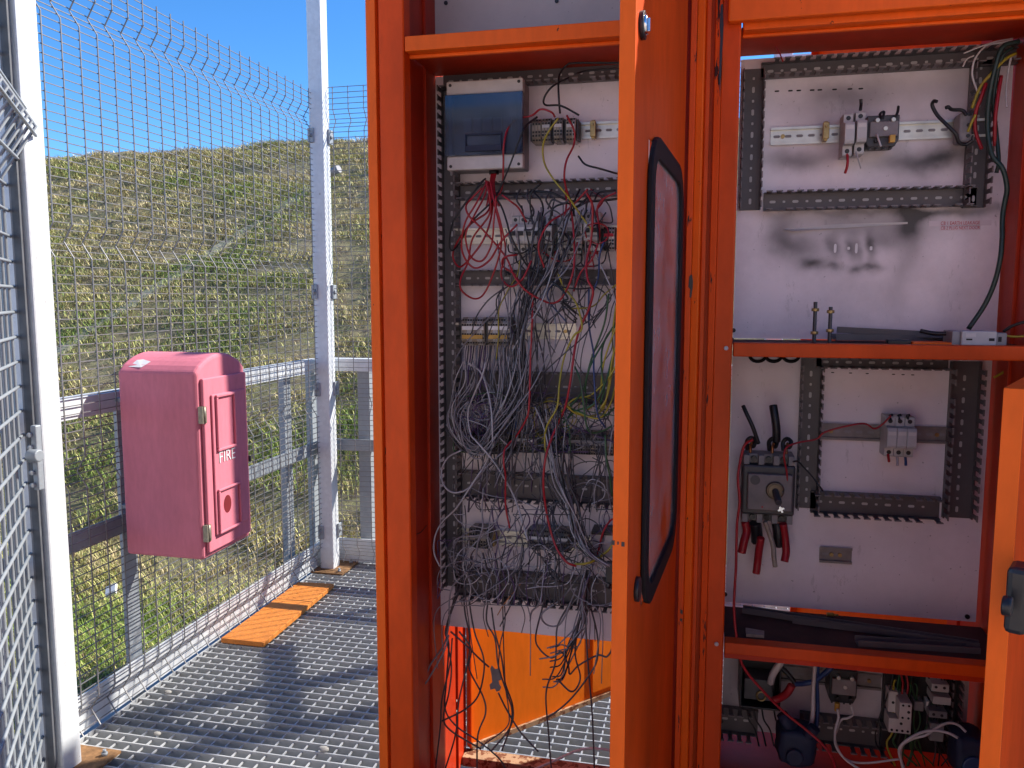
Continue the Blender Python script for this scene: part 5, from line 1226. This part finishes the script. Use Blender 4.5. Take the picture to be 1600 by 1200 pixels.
# hanging ends below the plate
GH = 'wires dangling below the left mounting plate'; LH = 'cut wire end dangling below the left mounting plate'
def hang(L, c='dgrey', r=r1, lab=None, y=1.72):
    xe = sum(p[0] for p in L) / len(L); sd = 'left' if xe < 735 else 'middle' if xe < 835 else 'right'
    wire(L, r, c, lab or '%s cut %s wire dangling in the %s strand below the left mounting plate' % ('short' if abs(L[-1][1] - L[0][1]) < 170 else 'long', dict(dgrey='dark grey', copper='copper').get(c, c), sd), GH, y=y, n=7)
hang(e_((260,-60),(290,80),(250,250),(210,400),(230,480),(215,700),(210,860),(280,960),(400,1040),(520,1140),(560,1200)))
hang(e_((300,-60),(300,120),(240,300),(215,420),(245,600),(230,760),(200,900),(240,980),(420,1090)))
hang(e_((240,300),(205,470),(120,600),(80,720),(95,850),(70,960),(45,1100),(60,1220)), 'grey', r1, 'long grey wire drooping left across the red inner wall of the left cabinet', 1.70)
hang(e_((230,420),(200,520),(110,680),(50,780),(45,1000),(65,1220)), 'grey', r1, 'outermost grey wire drooping left over the cabinet wall', 1.69)
hang(e_((250,440),(235,600),(190,800),(180,960),(150,1220)))
hang(e_((330,-60),(320,240),(350,420),(345,560),(290,800),(270,1000),(205,1220)))
hang(e_((360,-40),(350,200),(380,400),(430,540),(435,640),(400,780),(320,860),(190,925)), lab='dark wire curving left to a cut end beside the three rivets')
hang(e_((240,400),(330,480),(410,560),(465,608)), lab='short dark wire pointing at the broken plastic bracket')
hang(e_((290,400),(360,500),(350,620),(430,780),(445,880),(400,1010),(395,1220)))
hang(e_((430,-60),(470,120),(450,330),(500,440),(520,600),(570,760),(600,860),(590,960),(540,1100)))
hang(e_((500,-60),(540,160),(550,440)), r=r2)
hang(e_((510,-20),(560,300),(530,480),(520,620)), r=r2)
hang(e_((480,260),(500,400),(540,560),(560,700),(605,840),(590,960),(480,1100)), r=r1)
hang(e_((520,760),(570,860),(650,990),(755,1105)), lab='dark wire lying over the grating seen through the cabinet floor')
hang(e_((550,440),(560,700),(580,860),(570,960),(440,1060)), r=r2)
hang(e_((640,120),(600,230),(530,370)), r=r2)
hang(e_((660,110),(560,230),(515,305)), 'copper', r3)
hang(e_((800,-20),(790,200),(740,420),(760,500),(830,555),(890,520),(930,600),(940,650),(990,600),(1100,540),(1160,545),(1195,450),(1190,200)))
hang(e_((1000,60),(900,200),(780,290),(790,350),(850,370),(900,330),(980,140)), 'grey')
hang(e_((1040,40),(1060,240),(1100,420),(1100,560),(1050,660),(950,790),(860,870),(800,905)), lab='long dark wire sweeping down over the diagonal shadow on the rear door')
hang(e_((960,200),(870,360),(860,480),(850,600),(800,760),(815,1000),(830,1200)))
hang(e_((1030,200),(1035,420),(1050,640),(1070,880),(1083,1200)))
hang(e_((1000,300),(970,520),(1000,660),(980,730),(940,750),(870,685)), lab='dark wire with a hooked end in front of the rear door')
hang(e_((780,180),(750,250),(715,285),(706,340)), 'grey', r1)
for k in range(13):
    ex = 760 + wr.uniform(0, 130); ey = 560 + wr.uniform(-80, 170)
    hang(e_((1040 + wr.gauss(0,12), 40), (1020 + wr.gauss(0,12), 220), (1000 + wr.gauss(0,20), 360), (930 + wr.gauss(0,30), 480), ((ex+930)/2 + 10, ey - 20), (ex, ey)), wr.choice(['dgrey','black','grey']), r2)
hang(e_((1180,140),(1200,300),(1190,460)), 'black', r1)
hang([(825, 1206, 1.84), (870, 1187, 1.85), (905, 1172, 1.86), (935, 1170, 1.87), (985, 1178, 1.88)], 'white', .0030, 'white cable lying across the bottom rear of the left cabinet')
for L in (((450,-40),(420,90),(330,260),(260,420),(300,600),(400,640),(480,500),(500,300),(520,90)), ((470,-40),(500,120),(560,330),(600,560),(560,760),(640,860),(740,800),(820,640)), ((440,-30),(350,150),(250,330),(230,560),(330,700),(460,640),(560,480),(700,330)), ((1540,60),(1440,110),(1380,200),(1400,420),(1340,620),(1240,740),(1180,900)), ((1300,30),(1200,140),(1090,240),(960,330),(880,520),(930,700))):
    wire(b_(*L), r1, 'red', 'red wire in the extra loops across the upper half of the left cabinet', y=1.682, n=8)
for L, c in ((((1600,100),(1500,330),(1430,560),(1400,820),(1300,930)),'yellow'), (((1590,260),(1510,480),(1450,700),(1350,880),(1200,940),(1090,1040)),'green'), (((1480,-60),(1440,200),(1330,500),(1260,760),(1150,900)),'green'), (((1600,420),(1490,640),(1330,800),(1180,840),(1060,960)),'yellow')):
    wire(c_(*L), r1, c, y=1.685)
# gland cluster of red wires
for k in range(6): wire([(769 + k * 1.4, 267, 1.74), (766 + k * 1.2, 285, 1.72), (764 + k * 2.0, 305, 1.70), (760 + k * 4, 322, 1.69)], r1, 'red', y=1.70)
WHERE[0] = 'poking out of the white breakers'
# short tails round the breakers
for k in range(16):
    x = 806 + k * 8.2 + wr.uniform(-2, 2); top = k % 2
    if top: wire([(x, 342, 1.735), (x + wr.gauss(0, 2), 328, 1.72), (x + wr.gauss(0, 8), 312, 1.71), (x + wr.gauss(0, 14), 296, 1.725)], r1, wr.choice(['black', 'red', 'dgrey', 'black']), sides=5)
    else: wire([(x, 394, 1.735), (x + wr.gauss(0, 2), 408, 1.72), (x + wr.gauss(0, 8), 428, 1.71), (x + wr.gauss(0, 18), 462, 1.70), (x + wr.gauss(0, 28), 505, 1.70)], r2, wr.choice(['dgrey', 'black', 'blue', 'dgrey', 'grey']), sides=5)
for L in (((830,330),(810,90),(900,-20)), ((960,200),(1000,120),(1100,150),(1180,70)), ((980,340),(1000,200),(1120,150),(1200,180),(1300,100)), ((760,380),(830,370),(830,300),(760,270)), ((1380,330),(1390,450),(1380,510),(1340,500)), ((1360,120),(1400,60),(1540,40)), ((1250,160),(1330,140),(1370,300),(1400,420)), ((1090,540),(1070,480),(1100,410),(1140,440),(1120,540)), ((600,770),(610,740),(640,760)), ((1000,600),(1020,430),(1080,400),(1150,480),(1130,560))):
    wire(b_(*L), r1, wr.choice(['black', 'dgrey', 'black']), y=1.688)
for L, c in ((((590,870),(450,980),(350,1120),(310,1260)),'dgrey'), (((670,870),(690,960),(670,1050),(680,1150)),'dgrey'), (((545,900),(540,1100),(545,1300)),'dgrey'), (((1350,870),(1200,880),(1000,850)),'black'), (((1540,880),(1400,1080),(1240,1200)),'dgrey'), (((1070,1000),(1130,1060),(1210,1140)),'black'), (((1080,990),(1100,1080),(1190,1165),(1195,1140)),'black'), (((1300,890),(1200,1020),(1100,1040),(1080,1000)),'dgrey'), (((1560,830),(1440,930),(1340,1030),(1150,1050)),'yellow'),
             (((1100,1000),(980,1180)),'dgrey'), (((970,1000),(1030,1180),(1020,1400)),'grey'), (((940,1000),(960,1150),(990,1500)),'grey')):
    wire(b_(*L), r2, c, y=1.69)
# black clip / plug at the right of the knot
p = hit(953, 893, 'Y', 1.69); m = MB(); m.box(p.x - .008, p.x + .016, 1.675, 1.70, p.z - .022, p.z + .022); m.cyl((p.x, 1.685, p.z - .022), (p.x - .003, 1.685, p.z - .036), .006, 10)
tag(m.build('cable_plug', M['black'], None, .003), 'black plug hanging at the knot of wires beside the open door edge', 'plug')

nest(715, 960, 620, 700, 48, ['grey', 'dgrey', 'dgrey', 'lgrey', 'purple', 'green'], r3, 1.70, .03, 7, 18)
nest(715, 960, 700, 790, 26, ['grey', 'dgrey', 'lgrey', 'dgrey'], r3, 1.70, .02, 5, 22)
nest(715, 960, 810, 940, 40, ['grey', 'dgrey', 'dgrey', 'lgrey', 'grey'], r3, 1.70, .03, 7, 22)
nest(800, 960, 440, 600, 7, ['dgrey', 'grey', 'dgrey', 'black'], r3, 1.70, .03, 6, 30)
nest(800, 950, 300, 410, 12, ['dgrey', 'black', 'dgrey', 'red'], r2, 1.70, .02, 6, 18)
for k in range(22):
    x = wr.uniform(765, 950); x2 = x + wr.gauss(-20, 45); x3 = x2 + wr.gauss(0, 30); P = [(x, wr.uniform(300, 440))]
    P += [(x + (x2-x)*.4 + wr.gauss(0, 8), 470), (x2 + wr.gauss(0, 8), 560), (x2 + (x3-x2)*.5 + wr.gauss(0, 8), 640), (x3, wr.uniform(690, 800))]
    P = [(min(max(a, 712), 985), b) for a, b in P]
    wire(P, wr.choice([r3, r2, r3]), wr.choice(['grey', 'dgrey', 'dgrey', 'lgrey', 'dgrey', 'purple']), st=True, y=wr.uniform(1.68, 1.73))
for k in range(12):
    x = wr.uniform(700, 960); x2 = x + wr.gauss(0, 22)
    wire([(x, wr.uniform(800, 900)), (x + wr.gauss(0, 10), 920), (x2, 960), (x2 + wr.gauss(0, 16), wr.uniform(985, 1080))], r3, wr.choice(['grey', 'dgrey', 'dgrey']), st=True, y=wr.uniform(1.69, 1.73))
tm = MB(); keys = sorted(BUCKET)
for mi, c in enumerate(keys):
    for pts, r in BUCKET[c]: tm.tube(pts, r, 5, mi)
tag(tm.build('wire_tangle', [WM[c] for c in keys]), 'uncountable tangle of fine grey and black wires over the hidden terminal rows', 'wire tangle', kind='stuff')

# ---------------- wires of the right cabinet
GRW = 'cables in the right cabinet'
g_ = Z(1480, 60, 4.2857); h_ = Z(1100, 0, 3.2); i_ = Z(1100, 540, 3.2); j_ = Z(1100, 825, 3.2)
def rw(L, r, c, lab, y=1.715, name='cable', n=7): wire(L, r, c, lab, GRW, y=y, name=name, n=n, jy=.006)
rw(g_((480,20),(370,60),(320,200),(280,400),(270,600),(300,780),(370,870),(400,1000),(385,1100),(370,1200)) + h_((1490,1200),(1480,1300),(1450,1420),(1400,1530),(1322,1645)), .0046, 'dgreen', 'thick dark green cable hanging down the right wall to the loose breaker', 1.69)
rw(g_((440,60),(370,120),(330,260),(310,420),(330,640),(345,820),(330,900)), .004, 'dgreen', 'second dark green cable inside the duct right of the upper rail', 1.715)
rw(g_((260,300),(230,390),(190,500),(190,620),(232,742)), .0034, 'red', 'thick red cable bent over the right end of the upper rail')
rw(g_((362,250),(335,420),(320,560),(318,720)), .0034, 'red', 'straight red cable in the duct right of the upper rail')
rw(g_((460,100),(390,140),(300,230),(220,330),(165,468)), .0030, 'yellow', 'yellow earth cable slanting down to the right end of the upper rail')
rw(g_((190,510),(165,560),(138,625)), .0024, 'yellow', 'short yellow tail beside the screw terminal block')
rw(g_((440,10),(350,30),(260,50),(190,130),(168,210),(175,280),(205,362)), .0018, 'white', 'thin white wire arching over the corner of the upper plate')
rw(g_((430,110),(405,250),(395,380),(400,462)), .0020, 'white', 'thin white wire hanging beside the right wall')
rw(g_((440,0),(330,20),(210,60),(110,100)), .0014, 'white', 'pale thin wire lying along the top duct of the right cabinet')
rw(g_((180,115),(130,140),(105,190)), .0014, 'white', 'pale wire stub over the top right duct corner')
rw(h_((1165,508),(1148,506),(1142,530),(1170,580),(1220,630),(1258,670),(1275,712),(1310,722),(1345,700)), .0034, 'black', 'black cable curving down from a hooked end left of the screw terminal block')
rw(h_((1207,540),(1222,535),(1240,548),(1290,552),(1312,575)), .0034, 'black', 'short black cable stub entering the top of the screw terminal block')
rw(h_((280,180),(340,210),(375,260),(395,308)), .0012, 'red', 'fine red wire dangling from the ceiling of the upper compartment', 1.72)
rw(h_((712,756),(718,790),(716,830),(705,866)), .0026, 'red', 'dark red cable stub below the left pale fuse holder', 1.73)
rw(h_((760,758),(772,800),(784,842)), .0012, 'lgrey', 'thin grey wire below the right pale fuse holder', 1.73)
rw(h_((782,550),(785,520),(784,495)), .0030, 'black', 'charred stub on top of the right pale fuse holder', 1.73)
rw(h_((888,592),(880,570),(900,560),(893,590)), .0026, 'black', 'small black loop on top of the charred contactor', 1.72)
rw(h_((955,590),(968,560),(972,532)), .0026, 'black', 'black stub standing on the right of the charred contactor', 1.72)
rw(h_((865,670),(872,695),(885,732)), .0018, 'white', 'white wire tail at the front of the charred contactor', 1.71)
m = MB(); p = hit(1394, 216, 'Y', 1.705); m.box(p.x - .005, p.x + .005, 1.70, 1.712, p.z - .008, p.z + .006); tag(m.build('cable_lug', M['amber'], None, .001), 'yellow cable lug on the front of the charred contactor', 'cable lug')
rw(i_((417,680),(412,620),(400,560),(412,510),(470,485),(560,468),(600,435),(700,405),(800,390),(850,415),(890,395),(935,350)), .0019, 'red', 'thin red wire leading from the big breaker across to the three-pole fuse holder', 1.70)
rw(i_((245,470),(205,495),(185,560),(170,660),(178,780),(165,900),(160,1100)) + j_((150,400),(165,560),(195,690),(300,820),(400,920),(500,1000),(590,1080),(640,1150),(665,1230)), .0026, 'red', 'long red wire hanging in front of the shelves from the big breaker', 1.60)
rw(i_((445,580),(470,580),(500,610),(545,660),(575,700),(595,728)), .0018, 'black', 'fine black wires running from the big breaker to the duct', 1.71)
rw(i_((195,300),(215,345),(245,410),(272,490)), .0042, 'black', 'thin black cable stub leaning left above the big breaker', 1.715)
rw(i_((345,298),(355,360),(362,420),(362,480)), .0082, 'black', 'thick black cable stub standing above the big breaker', 1.715)
for q, lab in (((235,475), 'burnt cable loop on the left top terminal of the big breaker'), ((345,478), 'burnt cable loop on the middle top terminal of the big breaker'), ((415,480), 'burnt cable loop on the right top terminal of the big breaker')):
    rw(i_((q[0]-18,q[1]+45),(q[0]-20,q[1]+5),(q[0],q[1]-14),(q[0]+20,q[1]),(q[0]+12,q[1]+28),(q[0]-4,q[1]+20)), .0044, 'black', lab, 1.725)
    rw(i_((q[0]-4,q[1]+60),(q[0]-2,q[1]+30),(q[0]+4,q[1]+8)), .003, 'copper', 'bare copper strands at the ' + lab.split('the ')[1], 1.715)
rw(i_((205,880),(212,930),(200,980),(188,1036)), .0088, 'red', 'red sheathed cut cable, leftmost under the big breaker', 1.725)
rw(i_((255,885),(262,930),(266,985)), .0125, 'black', 'fat black cable stub, left one under the big breaker', 1.735)
rw(i_((285,960),(275,1020),(268,1080),(260,1140)), .0080, 'red', 'longest red sheathed cut cable under the big breaker', 1.72)
rw(i_((305,880),(325,935),(345,1000),(350,1060),(356,1105)), .0052, 'beige', 'stripped beige cable core hanging between the red cut cables', 1.70)
rw(i_((365,890),(372,940),(370,1000)), .0110, 'black', 'fat black cable stub, right one under the big breaker', 1.735)
rw(i_((395,890),(405,960),(410,1030),(402,1080)), .0080, 'red', 'red sheathed cut cable, rightmost under the big breaker', 1.72)
for q, c, lab in ((922,'red','short red stub under the three-pole fuse holder'), (965,'lgrey','short grey stub under the three-pole fuse holder'), (1006,'blue','short blue stub under the three-pole fuse holder')):
    rw(i_((q-2,545),(q+2,570),(q+3,600 if c != 'red' else 580)), .0026, c, lab, 1.73)
for q in (934, 978, 1022): rw(i_((q,372),(q-6,352),(q+8,346)), .0026, 'black', 'burnt black stub on top of the three-pole fuse holder', 1.73)
rw(i_((1450,160),(1500,130),(1540,95),(1560,60)), .0026, 'yellow', 'yellow cable rising behind the top of the lower door', 1.74)
rw([(1568, 518, 1.63), (1585, 508, 1.62), (1625, 496, 1.60)], .003, 'black', 'black cable leaving the loose breaker to the right', 1.62)
rw([(1566, 524, 1.63), (1590, 526, 1.62), (1630, 522, 1.60)], .002, 'yellow', 'thin green-yellow wire leaving the loose breaker to the right', 1.62)
rw([(1438, 517, 1.66), (1460, 521, 1.65), (1486, 521, 1.64)], .0042, 'black', 'black cable with a yellow band entering the loose breaker', 1.65)
# bottom compartment
rw(j_((415,600),(405,640),(385,670),(345,730),(332,775)), .0075, 'white', 'thick white cut cable under the lower shelf at the left', 1.69)
rw(j_((440,785),(415,825),(380,850),(345,862)), .0080, 'red', 'thick red cable stub in the bottom compartment', 1.68)
rw(j_((640,695),(600,730),(550,765),(500,778),(450,780)), .0055, 'blue', 'blue cable crossing to the thick red stub', 1.69)
rw(j_((380,690),(420,730),(450,770),(450,790)), .0055, 'black', 'black cable joining the blue and red cables', 1.695)
rw(j_((556,670),(548,780),(545,860),(540,960),(510,1030),(460,1050)), .0042, 'white', 'white cable dropping to the blue plug socket', 1.68)
rw(j_((570,670),(565,780),(568,900),(560,1000),(540,1040)), .0040, 'blue', 'blue cable dropping beside the white one to the plug socket', 1.69)
rw(j_((667,905),(672,950),(655,1020),(660,1090),(700,1150),(760,1195),(820,1230)), .0028, 'white', 'white cable leaving the yellow lug of the tapered contactor', 1.68)
rw(j_((735,890),(745,930),(720,950),(685,960),(665,1010),(655,1060),(700,1150),(800,1175),(980,1155)), .0024, 'white', 'second thin white cable looping below the tapered contactor', 1.69)
rw(j_((1310,1020),(1270,985),(1220,975),(1160,1000),(1110,1035),(1040,1055),(990,1090),(985,1150),(1010,1230)), .0026, 'white', 'upper white loop cable beside the blue plug at the lower right', 1.66)
rw(j_((1280,1055),(1220,1025),(1150,1012),(1080,1025),(1010,1065),(975,1110),(990,1180),(1000,1230)), .0028, 'white', 'lower white loop cable beside the blue plug at the lower right', 1.65)
for k in range(16):
    x = wr.uniform(930, 1230); rw(j_((x,720 + wr.uniform(-10,60)),(x + wr.gauss(0,20),800),(x + wr.gauss(0,30),930 + wr.uniform(0,80)),(x + wr.gauss(0,50),1080),(x + wr.gauss(0,60),1190)), wr.choice([.0016,.0022]), wr.choice(['black','dgrey','black','green','yellow']), 'dim thin wire among the contactors of the bottom compartment', 1.745)
for x in (215, 250, 290, 350): rw(j_((x,910),(x + 10,960),(x + 40,1010),(x + 60,1090)), .002, 'black', 'black wire hanging from the isolator housing', 1.73)
for x, c in ((985,'brown'),(1010,'red')): rw(j_((x,730),(x+10,780),(x+5,830)), .0022, 'red', 'dim red wire dropping into the pale contact blocks', 1.735)
m = MB(); p = hit(1308, 1104, 'Y', 1.695); m.cyl((p.x, 1.695, p.z + .008), (p.x, 1.695, p.z - .009), .0055, 10); tag(m.build('cable_lug', M['amber'], None, .001), 'yellow lug under the tapered contactor', 'cable lug')
